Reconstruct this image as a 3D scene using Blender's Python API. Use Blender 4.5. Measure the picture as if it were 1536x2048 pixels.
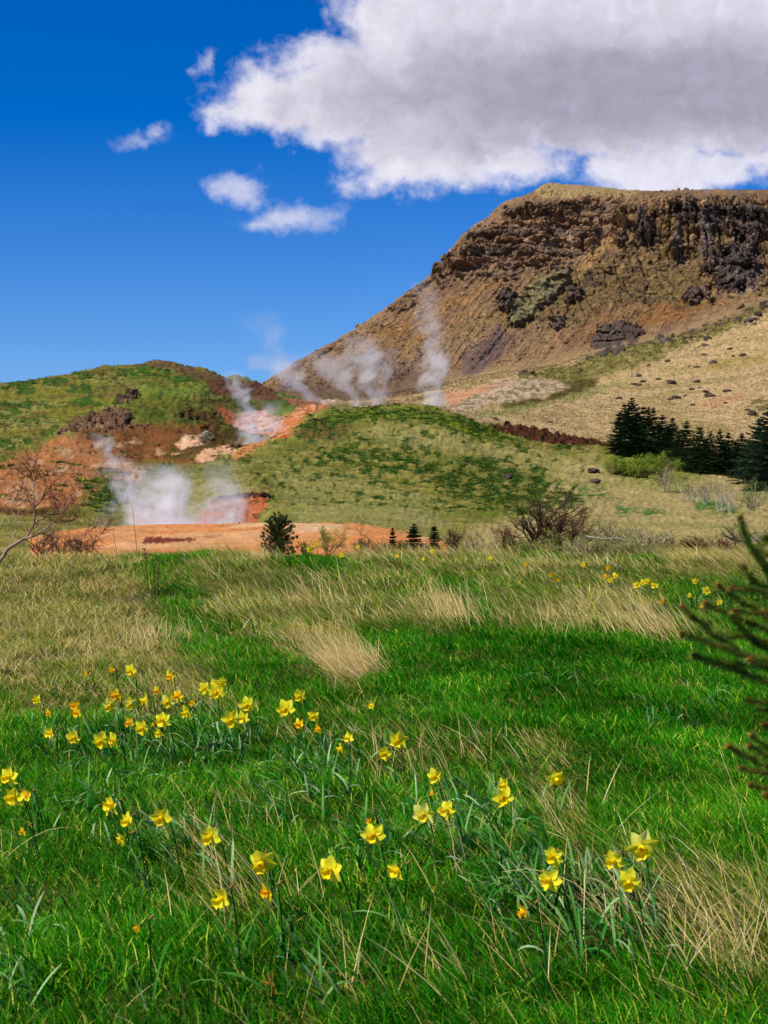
import bpy, math, random
import numpy as np
from mathutils import Vector, Matrix

for o in list(bpy.data.objects):
    bpy.data.objects.remove(o)
S = bpy.context.scene
C = S.collection
R = math.radians
F = 2844.4          # focal length in photo pixels (2048 tall)
CAMZ = 1.6

# ------------------------------------------------------------------ camera
cam = bpy.data.cameras.new('camera')
co = bpy.data.objects.new('camera', cam)
C.objects.link(co)
co.location = (0, 0, CAMZ)
co.rotation_euler = (R(90), 0, 0)
cam.sensor_fit = 'VERTICAL'
cam.sensor_height = 36
cam.lens = 50
cam.clip_start = 0.05
cam.clip_end = 6000
cam.dof.use_dof = True
cam.dof.focus_distance = 11
cam.dof.aperture_fstop = 9
S.camera = co

# ------------------------------------------------------------------ exposure, sun, sky
S.view_settings.view_transform = 'Standard'
S.view_settings.look = 'None'
EXPO = 0.42
S.view_settings.exposure = EXPO
S.view_settings.gamma = 1.0
S.view_settings.use_curve_mapping = False
S.cycles.use_denoising = True
S.cycles.max_bounces = 8
S.cycles.diffuse_bounces = 3
S.cycles.glossy_bounces = 2
S.cycles.transmission_bounces = 3
S.cycles.transparent_max_bounces = 12
S.cycles.volume_bounces = 5
S.cycles.volume_step_rate = 1.0

SUN_EL, SUN_AZ = 50, -68        # azimuth measured from straight ahead (+Y), negative = left
sun = bpy.data.lights.new('sun', 'SUN')
sun.energy = 4.8
sun.angle = R(0.5)
sun.color = (1.0, 0.93, 0.81)
so = bpy.data.objects.new('sun', sun)
C.objects.link(so)
az = R(SUN_AZ - 52)             # a little behind the camera's left shoulder
sd = Vector((math.sin(az) * math.cos(R(SUN_EL)), math.cos(az) * math.cos(R(SUN_EL)), math.sin(R(SUN_EL))))
so.rotation_euler = sd.to_track_quat('Z', 'Y').to_euler()
so.location = (0, 0, 50)


def lin(c):
    out = []
    for v in c:
        v = v / 255.0
        out.append(v / 12.92 if v <= 0.04045 else ((v + 0.055) / 1.055) ** 2.4)
    return tuple(out)


def nodes_of(idb):
    idb.use_nodes = True
    nt = idb.node_tree
    nt.nodes.clear()
    return nt


class NT:
    """tiny helper to write shader graphs"""
    def __init__(s, nt):
        s.nt = nt

    def n(s, kind, **kw):
        nd = s.nt.nodes.new(kind)
        for k, v in kw.items():
            setattr(nd, k, v)
        return nd

    def put(s, sock, v):
        if v is None:
            return
        if hasattr(v, 'is_output') or isinstance(v, bpy.types.NodeSocket):
            s.nt.links.new(v, sock)
        else:
            if isinstance(v, (tuple, list)) and len(v) == 3 and sock.type == 'RGBA':
                v = (*v, 1)
            sock.default_value = v

    def m(s, op, a, b=None, c=None, clamp=False):
        nd = s.n('ShaderNodeMath', operation=op, use_clamp=clamp)
        s.put(nd.inputs[0], a)
        s.put(nd.inputs[1], b)
        s.put(nd.inputs[2], c)
        return nd.outputs[0]

    def v(s, op, a, b=None, c=None):
        nd = s.n('ShaderNodeVectorMath', operation=op)
        s.put(nd.inputs[0], a)
        s.put(nd.inputs[1], b)
        s.put(nd.inputs[2], c)
        return nd.outputs['Value'] if op in ('LENGTH', 'DOT_PRODUCT', 'DISTANCE') else nd.outputs[0]

    def mix(s, f, a, b, blend='MIX'):
        nd = s.n('ShaderNodeMix', data_type='RGBA', blend_type=blend)
        s.put(nd.inputs[0], f)
        s.put(nd.inputs[6], a)
        s.put(nd.inputs[7], b)
        return nd.outputs[2]

    def ramp(s, x, a, b, c=0.0, d=1.0, smooth=True):
        nd = s.n('ShaderNodeMapRange')
        nd.interpolation_type = 'SMOOTHSTEP' if smooth else 'LINEAR'
        for k, q in enumerate((x, a, b, c, d)):
            s.put(nd.inputs[k], q)
        return nd.outputs[0]

    def noise(s, vec, scale, detail=4, rough=0.5, dist=0.0, col=False):
        nd = s.n('ShaderNodeTexNoise')
        s.put(nd.inputs['Vector'], vec)
        nd.inputs['Scale'].default_value = scale
        nd.inputs['Detail'].default_value = detail
        nd.inputs['Roughness'].default_value = rough
        nd.inputs['Distortion'].default_value = dist
        return nd.outputs['Color'] if col else nd.outputs[0]


world = bpy.data.worlds.new('World')
S.world = world
w = NT(nodes_of(world))
sky = w.n('ShaderNodeTexSky', sky_type='NISHITA')
sky.sun_disc = False
sky.sun_elevation = R(SUN_EL)
sky.sun_rotation = az
sky.altitude = 200
sky.air_density = 1.0
sky.dust_density = 0.2
sky.ozone_density = 2.5
geo = w.n('ShaderNodeNewGeometry')
dirv = w.v('MULTIPLY', geo.outputs['Incoming'], (-1, -1, -1))
sep = w.n('ShaderNodeSeparateXYZ')
w.put(sep.inputs[0], dirv)
ay = w.m('MAXIMUM', w.m('ABSOLUTE', sep.outputs[1]), 0.02)
U = w.m('DIVIDE', sep.outputs[0], ay)
V = w.m('DIVIDE', sep.outputs[2], ay)
# sky colour: deepen
tint = w.mix(w.ramp(V, .06, .36), (.56, .76, 1.16), (.26, .55, 1.08))
skyc = w.mix(1.0, sky.outputs[0], tint, 'MULTIPLY')
hs = w.n('ShaderNodeHueSaturation')
hs.inputs['Saturation'].default_value = 1.12
hs.inputs['Value'].default_value = 1.0
w.put(hs.inputs['Color'], skyc)
skyc = hs.outputs[0]
# a chart on the sky: hundreds of photo pixels, from the ray's direction (tan azimuth, tan elevation)
cx = w.m('MULTIPLY_ADD', U, F / 100, 7.68)
cy = w.m('MULTIPLY_ADD', V, -F / 100, 10.24)
cmb = w.n('ShaderNodeCombineXYZ')
w.put(cmb.inputs[0], cx)
w.put(cmb.inputs[1], cy)
P0 = cmb.outputs[0]
wn = w.noise(P0, 0.55, 5, 0.55, 0, True)
warp = w.v('MULTIPLY_ADD', w.v('SUBTRACT', wn, (.5, .5, .5)), (1.5, 1.3, 0), P0)
wn2 = w.noise(P0, 2.4, 4, 0.6, 0, True)
warp = w.v('MULTIPLY_ADD', w.v('SUBTRACT', wn2, (.5, .5, .5)), (.42, .36, 0), warp)


def blob(c, rx, ry, src=None, hard=2.0):
    d = w.v('MULTIPLY', w.v('SUBTRACT', src if src is not None else warp, (c[0] / 100, c[1] / 100, 0)), (100 / rx, 100 / ry, 0))
    L = w.v('LENGTH', d)
    return w.m('MULTIPLY', w.m('SUBTRACT', 1.0, L), min(rx, ry) / 100 * hard)   # ~ signed distance


def union(lst, k=0.35):
    a = lst[0]
    for b in lst[1:]:
        a = w.m('SMOOTH_MAX', a, b, k)
    return a


big = union([blob(*b) for b in [
    ((1290, 120), 560, 215), ((1000, 190), 420, 140), ((740, 185), 250, 110), ((575, 198), 140, 76),
    ((470, 215), 70, 38), ((960, 40), 290, 150), ((860, 300), 190, 95), ((800, 365), 105, 45), ((1010, 330), 150, 55),
    ((1250, 275), 160, 50), ((1460, 240), 200, 75), ((1900, 150), 500, 240), ((660, 130), 70, 50)]], 0.3)
puff = union([blob(*b) for b in [((1300, 345), 165, 62), ((1440, 335), 110, 48), ((1200, 335), 60, 40), ((1540, 315), 90, 40)]], 0.2)
small = union([blob(*b) for b in [((478, 375), 66, 36), ((590, 425), 92, 34), ((275, 285), 62, 20), ((315, 270), 28, 20), ((398, 122), 18, 28),
                                  ((530, 440), 60, 20), ((655, 25), 14, 22)]], 0.1)
edge = w.noise(P0, 1.7, 8, 0.62)
edge2 = w.noise(P0, 6.0, 5, 0.6)
e = w.m('ADD', w.m('MULTIPLY', w.m('SUBTRACT', edge, 0.5), 1.5), w.m('MULTIPLY', w.m('SUBTRACT', edge2, 0.5), 0.22))
dbig = w.ramp(w.m('ADD', big, e), -0.3, 0.75)
dpuff = w.m('MULTIPLY', w.ramp(w.m('ADD', puff, w.m('MULTIPLY', e, .8)), -0.15, 0.55), 0.93)
dsmall = w.m('MULTIPLY', w.ramp(w.m('ADD', small, w.m('MULTIPLY', e, .75)), -0.15, 0.6), 0.62)
dens = w.m('MAXIMUM', w.m('MAXIMUM', dbig, dpuff), dsmall)
# the grey underside of the big cloud, and billows
core = union([blob(*b) for b in [((1230, 185), 520, 120), ((1500, 180), 400, 115), ((850, 190), 190, 50), ((980, 270), 160, 34)]], 0.5)
bil = w.noise(warp, 0.75, 6, 0.55)
gr = w.ramp(w.m('ADD', core, w.m('MULTIPLY', w.m('SUBTRACT', bil, 0.5), 1.9)), -1.3, 1.5)
inner = w.ramp(w.m('ADD', big, w.m('MULTIPLY', w.m('SUBTRACT', bil, 0.5), 1.8)), 0.15, 1.5)
bright = lin((238, 235, 248))
mid = lin((222, 217, 232))
grey = lin((170, 166, 186))
ccol = w.mix(inner, bright, mid)
ccol = w.mix(gr, ccol, grey)
fine = w.noise(warp, 2.2, 6, 0.6)
ccol = w.mix(1.0, ccol, w.ramp(fine, 0.25, 0.75, 0.86, 1.12, False), 'MULTIPLY')
SKYK = 0.085
ccol = w.v('SCALE', ccol)
ccol.node.inputs['Scale'].default_value = 1.0 / SKYK / 2 ** EXPO
fin = w.mix(dens, skyc, ccol)
bg = w.n('ShaderNodeBackground')
w.put(bg.inputs[0], fin)
bg.inputs[1].default_value = SKYK
out = w.n('ShaderNodeOutputWorld')
w.put(out.inputs[0], bg.outputs[0])
world.cycles.sampling_method = 'MANUAL'
world.cycles.sample_map_resolution = 512

# ------------------------------------------------------------------ numpy noise
rng = np.random.default_rng(7)
random.seed(7)
PERM = np.random.default_rng(3).permutation(256).astype(np.int32)
PERM = np.concatenate([PERM, PERM, PERM])
GR = np.random.default_rng(5).normal(size=(256, 3))
GR /= np.linalg.norm(GR, axis=1)[:, None]
RV = np.random.default_rng(9).random((256, 4))


def hsh(i, j, k):
    return PERM[PERM[PERM[i & 255] + (j & 255)] + (k & 255)]


def perlin(x, y, z):
    x = np.asarray(x, float)
    y = np.broadcast_to(np.asarray(y, float), x.shape)
    z = np.broadcast_to(np.asarray(z, float), x.shape)
    i, j, k = (np.floor(a).astype(np.int64) for a in (x, y, z))
    fx, fy, fz = x - i, y - j, z - k
    u, v, q = (t * t * t * (t * (t * 6 - 15) + 10) for t in (fx, fy, fz))
    r = 0
    for a in (0, 1):
        wa = u if a else 1 - u
        for b in (0, 1):
            wb = v if b else 1 - v
            for c in (0, 1):
                wc = q if c else 1 - q
                g = GR[hsh(i + a, j + b, k + c)]
                r = r + wa * wb * wc * (g[..., 0] * (fx - a) + g[..., 1] * (fy - b) + g[..., 2] * (fz - c))
    return r * 1.5


def fbm(x, y, z, s, octv=4, gain=0.5, lac=2.03):
    r, a = 0, 1.0
    for o in range(octv):
        r = r + a * perlin(np.asarray(x) * s + o * 17.3, np.asarray(y) * s + o * 5.1, np.asarray(z) * s + o * 9.7)
        s *= lac
        a *= gain
    return r


def worley(x, y, z, s):
    x, y, z = np.asarray(x) * s, np.asarray(y) * s, np.asarray(z) * s
    i, j, k = (np.floor(a).astype(np.int64) for a in (x, y, z))
    f1 = np.full(x.shape, 9.0)
    f2 = np.full(x.shape, 9.0)
    rv = np.zeros(x.shape)
    for a in (-1, 0, 1):
        for b in (-1, 0, 1):
            for c in (-1, 0, 1):
                h = RV[hsh(i + a, j + b, k + c)]
                d = np.sqrt((i + a + h[..., 0] - x) ** 2 + (j + b + h[..., 1] - y) ** 2 + (k + c + h[..., 2] - z) ** 2)
                n1 = d < f1
                f2 = np.where(n1, f1, np.minimum(f2, d))
                rv = np.where(n1, h[..., 3], rv)
                f1 = np.where(n1, d, f1)
    return f1, f2, rv


def sstep(x, a, b):
    t = np.clip((x - a) / (b - a), 0, 1)
    return t * t * (3 - 2 * t)


# ------------------------------------------------------------------ the lie of the land
# each profile: distance ahead of the camera and the height it reaches, given as the photo line it draws
L = lambda *a: a
CURVES = [
    (0.0, None, 0.0), (10.0, None, 0.0), (14.0, None, 0.13), (18.0, None, 0.38), (22.0, None, 0.82), (27.0, None, 0.66),
    (34.0, L(-800, 1100, 880, 1100, 2400, 1098)),
    (44.0, L(-800, 1072, 0, 1072, 100, 1064, 180, 1055, 300, 1049, 420, 1048, 540, 1045, 640, 1048, 700, 1052, 800, 1066, 880, 1080, 1000, 1084, 2400, 1082)),
    (60.0, L(-800, 1052, 0, 1052, 100, 1058, 200, 1078, 300, 1088, 500, 1086, 560, 1066, 640, 1044, 700, 1040, 800, 1048, 900, 1060, 1000, 1064, 2400, 1062)),
    (77.0, L(-800, 1030, 0, 1030, 100, 1030, 200, 1044, 300, 1052, 470, 1052, 510, 1048, 535, 1012, 560, 1010, 640, 1012, 800, 1014, 900, 1025, 1100, 1036, 2400, 1030)),
    (81.0, L(-800, 1020, 0, 1018, 100, 1016, 200, 1028, 300, 1034, 390, 1020, 420, 1002, 500, 994, 540, 996, 560, 1000, 640, 1004, 800, 1006, 900, 1016, 1100, 1026, 2400, 1022)),
    (105.0, L(-800, 960, 0, 955, 100, 950, 200, 960, 300, 968, 400, 950, 500, 938, 600, 945, 700, 950, 800, 955, 900, 963, 1000, 976, 1100, 988, 1300, 996, 1536, 1002, 2400, 1000)),
    (130.0, L(-800, 930, 0, 915, 100, 905, 200, 918, 300, 940, 340, 938, 400, 915, 480, 908, 540, 893, 600, 886, 700, 893, 800, 900, 900, 915, 1000, 935, 1100, 950, 1300, 958, 1400, 968, 1536, 980, 2400, 980)),
    (160.0, L(-800, 890, 0, 872, 100, 872, 150, 865, 200, 884, 300, 900, 400, 886, 450, 895, 500, 886, 540, 876, 570, 860, 600, 850, 700, 845, 800, 850, 900, 862, 1000, 886, 1100, 905, 1200, 912, 1300, 922, 1400, 935, 1536, 950, 2400, 950)),
    (185.0, L(-800, 865, 0, 840, 100, 838, 150, 832, 200, 818, 230, 812, 300, 822, 350, 832, 400, 850, 440, 868, 480, 872, 520, 862, 560, 845, 600, 834, 640, 824, 700, 822, 750, 815, 800, 811, 850, 813, 900, 825, 950, 845, 1000, 870, 1050, 880, 1100, 888, 1200, 895, 1300, 905, 1400, 920, 1536, 935, 2400, 935)),
    (200.0, L(-800, 850, 0, 812, 100, 810, 200, 792, 250, 787, 300, 797, 350, 803, 400, 818, 440, 838, 480, 848, 520, 840, 560, 828, 600, 824, 640, 828, 700, 834, 800, 834, 850, 834, 900, 840, 950, 845, 1000, 850, 1050, 856, 1100, 867, 1150, 876, 1200, 887, 1250, 893, 1400, 908, 1536, 925, 2400, 920)),
    (225.0, L(-800, 835, 0, 790, 100, 780, 200, 772, 300, 777, 400, 797, 440, 817, 500, 824, 560, 814, 600, 812, 640, 813, 700, 824, 800, 826, 900, 832, 1000, 858, 1100, 872, 1200, 888, 1300, 884, 1400, 892, 1536, 900, 2400, 890)),
    (260.0, L(-800, 825, 0, 778, 100, 764, 200, 753, 300, 754, 400, 775, 440, 795, 500, 808, 560, 806, 600, 806, 640, 810, 700, 817, 800, 816, 900, 822, 960, 824, 1000, 828, 1100, 842, 1200, 850, 1300, 850, 1400, 858, 1536, 850, 2400, 790)),
    (300.0, L(-800, 820, -200, 792, 0, 773, 50, 765, 100, 757, 150, 748, 200, 736, 230, 731, 275, 731, 300, 726, 318, 725, 350, 730, 385, 737, 415, 741, 437, 748, 450, 758, 465, 766, 480, 764, 500, 772, 520, 784, 560, 792, 600, 802, 640, 806, 700, 812, 800, 808, 900, 808, 1000, 797, 1100, 800, 1200, 806, 1300, 805, 1400, 800, 1536, 785, 2400, 640)),
    (350.0, L(-800, 835, 0, 800, 200, 760, 300, 755, 400, 762, 445, 766, 458, 756, 472, 752, 482, 756, 500, 762, 522, 771, 540, 780, 560, 788, 600, 798, 640, 804, 700, 810, 800, 803, 880, 792, 950, 785, 1000, 776, 1100, 778, 1200, 774, 1300, 764, 1400, 748, 1536, 735, 2400, 560)),
    (420.0, L(-800, 850, 0, 830, 300, 790, 400, 780, 470, 775, 520, 782, 540, 784, 560, 786, 600, 792, 640, 798, 700, 804, 800, 795, 850, 790, 880, 780, 950, 766, 1000, 755, 1100, 748, 1150, 735, 1200, 718, 1250, 700, 1300, 692, 1400, 680, 1470, 658, 1536, 642, 2400, 480)),
    (450.0, L(-800, 860, 0, 840, 300, 800, 450, 780, 520, 776, 540, 774, 600, 780, 700, 784, 800, 772, 900, 752, 1000, 735, 1100, 722, 1150, 703, 1200, 692, 1300, 675, 1350, 660, 1400, 646, 1470, 620, 1536, 596, 2400, 400)),
    (500.0, L(-800, 880, 0, 850, 450, 795, 520, 776, 540, 766, 560, 763, 600, 758, 700, 735, 800, 702, 900, 672, 1000, 655, 1100, 645, 1200, 630, 1300, 612, 1400, 590, 1536, 550, 2400, 350)),
    (545.0, L(-800, 890, 0, 860, 450, 800, 525, 772, 540, 762, 560, 756, 600, 742, 700, 705, 800, 655, 900, 600, 1000, 565, 1100, 560, 1200, 555, 1300, 545, 1400, 535, 1536, 505, 2400, 330)),
    (572.0, L(-800, 895, 0, 865, 450, 805, 525, 772, 540, 762, 560, 753, 600, 733, 700, 684, 800, 622, 850, 592, 900, 535, 950, 500, 1000, 482, 1100, 478, 1200, 478, 1300, 465, 1400, 455, 1536, 440, 2400, 320)),
    (590.0, L(-800, 898, 0, 867, 450, 808, 525, 772, 540, 762, 560, 752, 600, 727, 700, 672, 800, 603, 850, 570, 880, 533, 920, 488, 950, 465, 1000, 425, 1050, 405, 1100, 400, 1200, 402, 1300, 402, 1400, 404, 1536, 398, 2400, 315)),
    (640.0, L(-800, 900, 0, 870, 450, 812, 520, 772, 530, 765, 545, 762, 560, 752, 600, 724, 640, 701, 700, 667, 750, 635, 800, 598, 850, 564, 870, 548, 882, 528, 920, 482, 928, 468, 960, 452, 985, 434, 1000, 413, 1050, 396, 1072, 386, 1084, 372, 1100, 369, 1150, 370, 1200, 375, 1250, 381, 1300, 383, 1400, 380, 1536, 380, 2400, 330)),
    (800.0, L(-800, 930, 0, 920, 500, 850, 1000, 500, 1100, 440, 2400, 400)),
    (2600.0, L(-800, 1010, 500, 1000, 2400, 990)),
]
CY = np.array([c[0] for c in CURVES])


def curve_z(px):
    """height of every profile for columns px -> (K, N)"""
    out = []
    for c in CURVES:
        if c[1] is None:
            out.append(np.full(px.shape, c[2]))
        else:
            kx = np.array(c[1][0::2], float)
            ky = np.array(c[1][1::2], float)
            sm = 0
            for o, wt in ((-12, .2), (-5, .2), (0, .2), (5, .2), (12, .2)):
                sm = sm + wt * np.interp(px + o, kx, ky)
            out.append(CAMZ + (1024 - sm) / F * c[0])
    return np.array(out)


def pchip_d(x, y):
    h = np.diff(x)[:, None]
    dl = np.diff(y, axis=0) / h
    d = np.zeros_like(y)
    w1 = 2 * h[1:] + h[:-1]
    w2 = h[1:] + 2 * h[:-1]
    ok = dl[1:] * dl[:-1] > 0
    with np.errstate(all='ignore'):
        hm = (w1 + w2) / (w1 / dl[:-1] + w2 / dl[1:])
    d[1:-1] = np.where(ok, hm, 0)
    d[0] = dl[0]
    d[-1] = dl[-1]
    return d


def base_z(px, Y):
    """smooth ground height for points (N,)"""
    px = np.asarray(px, float)
    Y = np.asarray(Y, float)
    z = curve_z(px)
    d = pchip_d(CY, z)
    k = np.clip(np.searchsorted(CY, Y, side='right') - 1, 0, len(CY) - 2)
    n = np.arange(len(px))
    h = CY[k + 1] - CY[k]
    t = (Y - CY[k]) / h
    t2, t3 = t * t, t * t * t
    return ((2 * t3 - 3 * t2 + 1) * z[k, n] + (t3 - 2 * t2 + t) * h * d[k, n] + (-2 * t3 + 3 * t2) * z[k + 1, n] + (t3 - t2) * h * d[k + 1, n])


def meadow_bump(x, Y):
    return (0.08 * perlin(x * 1.1, Y * 1.1, 3.3) + 0.05 * perlin(x * 2.9, Y * 2.9, 8.3)) * sstep(Y, 2, 5) + 0.06 * perlin(x * .35, Y * .35, 1.3) + .07 * sstep(Y, 17, 22) * perlin(x * .8, Y * .5, 6.3)


def ground(x, Y):
    x = np.atleast_1d(np.asarray(x, float))
    Y = np.atleast_1d(np.asarray(Y, float))
    px = 768 + x / np.maximum(Y, .5) * F
    return base_z(px, Y) + meadow_bump(x, Y) * (1 - sstep(Y, 24, 34))


# rows
ROWS = [2.0]
for a, b, n in [(2.0, 10, 40), (10, 22, 60), (22, 34, 24), (34, 44, 36), (44, 60, 12), (60, 77, 24), (77, 81, 24), (81, 105, 44), (105, 130, 40), (130, 160, 40),
                (160, 185, 40), (185, 200, 26), (200, 225, 22), (225, 260, 30), (260, 300, 34), (300, 350, 22), (350, 420, 26), (420, 450, 32),
                (450, 500, 60), (500, 545, 64), (545, 572, 56), (572, 590, 44), (590, 640, 30), (640, 800, 10), (800, 2600, 10)]:
    ROWS += list(np.linspace(a, b, n + 1)[1:])
ROWS = np.array(ROWS)
COLS = np.concatenate([np.linspace(-2200, -60, 70), np.arange(-56, 1596, 2.2), np.linspace(1600, 4400, 80)])
NR, NC = len(ROWS), len(COLS)
PX, YY = np.meshgrid(COLS, ROWS)
PX = PX.ravel()
YY = YY.ravel()
pxj = PX + 3.0 * perlin(PX * .05, YY * .02, 0)
Z = np.zeros_like(PX)
zz = curve_z(COLS)
dd = pchip_d(CY, zz)
for r, yv in enumerate(ROWS):
    k = int(np.clip(np.searchsorted(CY, yv, side='right') - 1, 0, len(CY) - 2))
    h = CY[k + 1] - CY[k]
    t = (yv - CY[k]) / h
    t2, t3 = t * t, t ** 3
    Z[r * NC:(r + 1) * NC] = (2 * t3 - 3 * t2 + 1) * zz[k] + (t3 - 2 * t2 + t) * h * dd[k] + (-2 * t3 + 3 * t2) * zz[k + 1] + (t3 - t2) * h * dd[k + 1]
X = (PX - 768) / F * YY
Z += meadow_bump(X, YY) * (1 - sstep(YY, 24, 34))
SY = 1024 - (Z - CAMZ) / YY * F        # photo line of each ground point, before relief


def poly_mask(pts, soft=6, amp=12, ns=0.03, ymin=27, ymax=1e9, seed=0.0):
    """soft-edged patch of ground bounded by pts, with a ragged edge"""
    pts = np.array(pts, float)
    m = np.zeros(PX.shape)
    pad = soft + amp * 1.5
    sel = (YY >= ymin) & (YY <= ymax) & (PX > pts[:, 0].min() - pad) & (PX < pts[:, 0].max() + pad) & (SY > pts[:, 1].min() - pad) & (SY < pts[:, 1].max() + pad)
    if not sel.any():
        return m
    x, y = PX[sel], SY[sel]
    d2 = np.full(x.shape, 1e12)
    ins = np.zeros(x.shape, bool)
    for a, b in zip(pts, np.roll(pts, -1, 0)):
        e = b - a
        t = np.clip(((x - a[0]) * e[0] + (y - a[1]) * e[1]) / (e @ e + 1e-9), 0, 1)
        d2 = np.minimum(d2, (x - a[0] - t * e[0]) ** 2 + (y - a[1] - t * e[1]) ** 2)
        c = ((a[1] > y) != (b[1] > y))
        with np.errstate(all='ignore'):
            xi = a[0] + (y - a[1]) / (b[1] - a[1]) * (b[0] - a[0])
        ins ^= c & (x < xi)
    d = np.sqrt(d2) * np.where(ins, 1, -1)
    n = perlin(x * ns, y * ns * 1.6, seed) + .6 * perlin(x * ns * 3.1, y * ns * 5, seed + 4)
    m[sel] = sstep(d + n * amp, -soft, soft)
    return m


def ell(cx, cy, rx, ry, **k):
    return poly_mask([(cx + rx * math.cos(a), cy + ry * math.sin(a)) for a in np.linspace(0, 2 * math.pi, 13)[:-1]], **k)


# general noise fields (world space)
N_a = fbm(X, YY, Z, 1 / 60, 4)
N_b = fbm(X, YY, Z, 1 / 14, 4)
N_c = fbm(X, YY, Z, 1 / 3.2, 4, .6)
sc = np.clip(YY / 150, .3, 5)          # farther ground: only coarser grain can be seen
N_f = fbm(X, YY, Z, 1 / .9, 3, .7)
J = rng.random(len(X))

COL = np.zeros((len(X), 3))
COL[:] = lin((105, 118, 52))


def paint(mask, c, k=1.0):
    m = (np.clip(mask, 0, 1) * k)[:, None]
    COL[:] = COL * (1 - m) + np.array(lin(c)) * m


def band(v, a, b):
    return sstep(v, a, b)


mead = YY < 27
# ---- mid ground and mid hill
hill = (YY >= 27) & (YY < 205) & (PX > 380)
paint(((YY >= 27) & (YY < 205)) * 1.0, (132, 124, 52))
paint(((YY >= 27) & (YY < 205)) * band(N_b, -.1, .6), (112, 116, 46), .8)
paint(((YY >= 27) & (YY < 205)) * band(N_c, .0, .5), (154, 140, 76), .6)
paint(((YY >= 55) & (YY < 205)) * band(-N_c, .1, .6), (84, 96, 34), .7)
paint(poly_mask([(700, 858), (850, 852), (960, 882), (1100, 912), (1250, 935), (1200, 960), (1060, 935), (900, 900), (760, 890)], 15, 14), (160, 150, 88), .7)
paint(poly_mask([(560, 930), (700, 945), (860, 990), (900, 1050), (600, 1040), (550, 990)], 20, 20), (150, 146, 84), .45)
right = poly_mask([(1120, 935), (1240, 920), (1700, 960), (1700, 1110), (950, 1110), (940, 1060), (1080, 1010)], 20, 20, ymax=200)
paint(right, (172, 153, 98), .9)
paint(right * band(N_b, 0, .5), (138, 134, 66), .6)
crest = poly_mask([(600, 850), (660, 828), (750, 812), (860, 812), (930, 835), (1000, 870), (1040, 885), (960, 882), (880, 852), (800, 838), (700, 846), (640, 860)], 6, 8, ymax=192)
paint(crest, (88, 106, 32), .9)
paint(crest * band(N_c, .05, .5), (128, 138, 26), .8)
brownp = poly_mask([(585, 862), (625, 842), (700, 850), (700, 872), (660, 892), (615, 885)], 7, 10, ymax=192)
paint(brownp, (84, 66, 38), .75)
dk1 = poly_mask([(840, 930), (950, 918), (1050, 955), (1110, 975), (1150, 1000), (1130, 1022), (1000, 1018), (920, 1000), (860, 960)], 14, 22, ymax=192)
dk2 = poly_mask([(640, 905), (760, 893), (850, 905), (870, 945), (780, 955), (700, 945), (640, 935)], 14, 24, ymax=192)
clump = band(N_f + .5 * N_c, .0, .25)
mot = fbm(PX * .035, SY * .07, YY * .01, 1, 4, .65)
paint(dk1 * band(mot, -.35, .2), (66, 90, 32), .7)
paint(dk2 * band(mot, .0, .22), (54, 88, 24), .85)
paint(poly_mask([(935, 1000), (1010, 990), (1060, 1030), (1010, 1050), (950, 1040)], 10, 14, ymax=192) * band(N_f, -.1, .2), (96, 110, 20), .9)
paint(poly_mask([(1225, 1012), (1330, 1018), (1330, 1030), (1240, 1030)], 6, 9, ymax=192) * band(N_f, -.3, 0), (52, 104, 36), .9)
paint(poly_mask([(1365, 998), (1430, 1000), (1490, 1015), (1470, 1028), (1390, 1020)], 6, 9, ymax=192) * band(N_f, -.3, 0), (52, 108, 30), .9)
paint(poly_mask([(1150, 975), (1200, 970), (1240, 1000), (1170, 1000)], 6, 9, ymax=192) * band(N_f, -.1, .1), (60, 98, 30), .9)
paint(poly_mask([(1200, 900), (1330, 905), (1420, 945), (1330, 975), (1220, 950)], 10, 14, ymax=192), (118, 126, 36), .8)
paint(poly_mask([(900, 1095), (1536, 1090), (1600, 1120), (900, 1120)], 6, 6, ymin=27, ymax=60), (120, 116, 62), .7)
scat = ((YY > 75) & (YY < 192) & (PX > 500) & (PX < 1180)) * band(fbm(PX * .045, SY * .09, YY * .01 + 5, 1, 3, .6), .3, .45)
paint(scat, (58, 88, 28), .85)
bank2 = poly_mask([(968, 852), (1010, 848), (1080, 858), (1150, 872), (1222, 890), (1200, 906), (1100, 892), (1020, 876)], 4, 7, ymin=186, ymax=226)
paint(bank2, (88, 52, 28))
paint(bank2 * band(N_f, .0, .4), (62, 38, 24), .8)
# ---- left hill
lh = ((YY >= 81) & (YY < 440) & (PX < 560))
lhm = lh * (1 - sstep(PX, 480, 560)) * sstep(YY, 90, 125)
paint(lhm, (118, 116, 42))
paint(lhm * band(N_b, 0, .5), (142, 138, 74), .7)
paint(lhm * band(fbm(PX * .02, SY * .05, YY * .01, 1, 4, .6) + .25 * N_a, .15, .35), (48, 84, 24), .85)
paint(lhm * band(fbm(X + 50, YY, Z * 2, 1 / 5., 3, .6), .3, .45), (112, 84, 44), .7)
paint(poly_mask([(60, 895), (170, 830), (235, 795), (300, 770), (420, 775), (380, 790), (300, 790), (240, 812), (180, 845), (110, 870)], 10, 8, ymin=120), (122, 138, 52), .8)
paint(poly_mask([(225, 740), (330, 736), (400, 752), (430, 765), (330, 760), (250, 755)], 6, 9, ymin=180) * band(N_c, -.4, .1), (44, 88, 22), .9)
paint(poly_mask([(255, 735), (310, 720), (350, 726), (430, 742), (457, 757), (435, 768), (385, 756), (345, 742), (300, 734)], 5, 6, ymin=250), (112, 84, 56), .85)
paint(poly_mask([(230, 806), (300, 795), (400, 800), (440, 830), (420, 850), (340, 842), (270, 838)], 8, 10, ymin=120) * band(N_c, -.5, .1), (92, 98, 34), .8)
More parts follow.
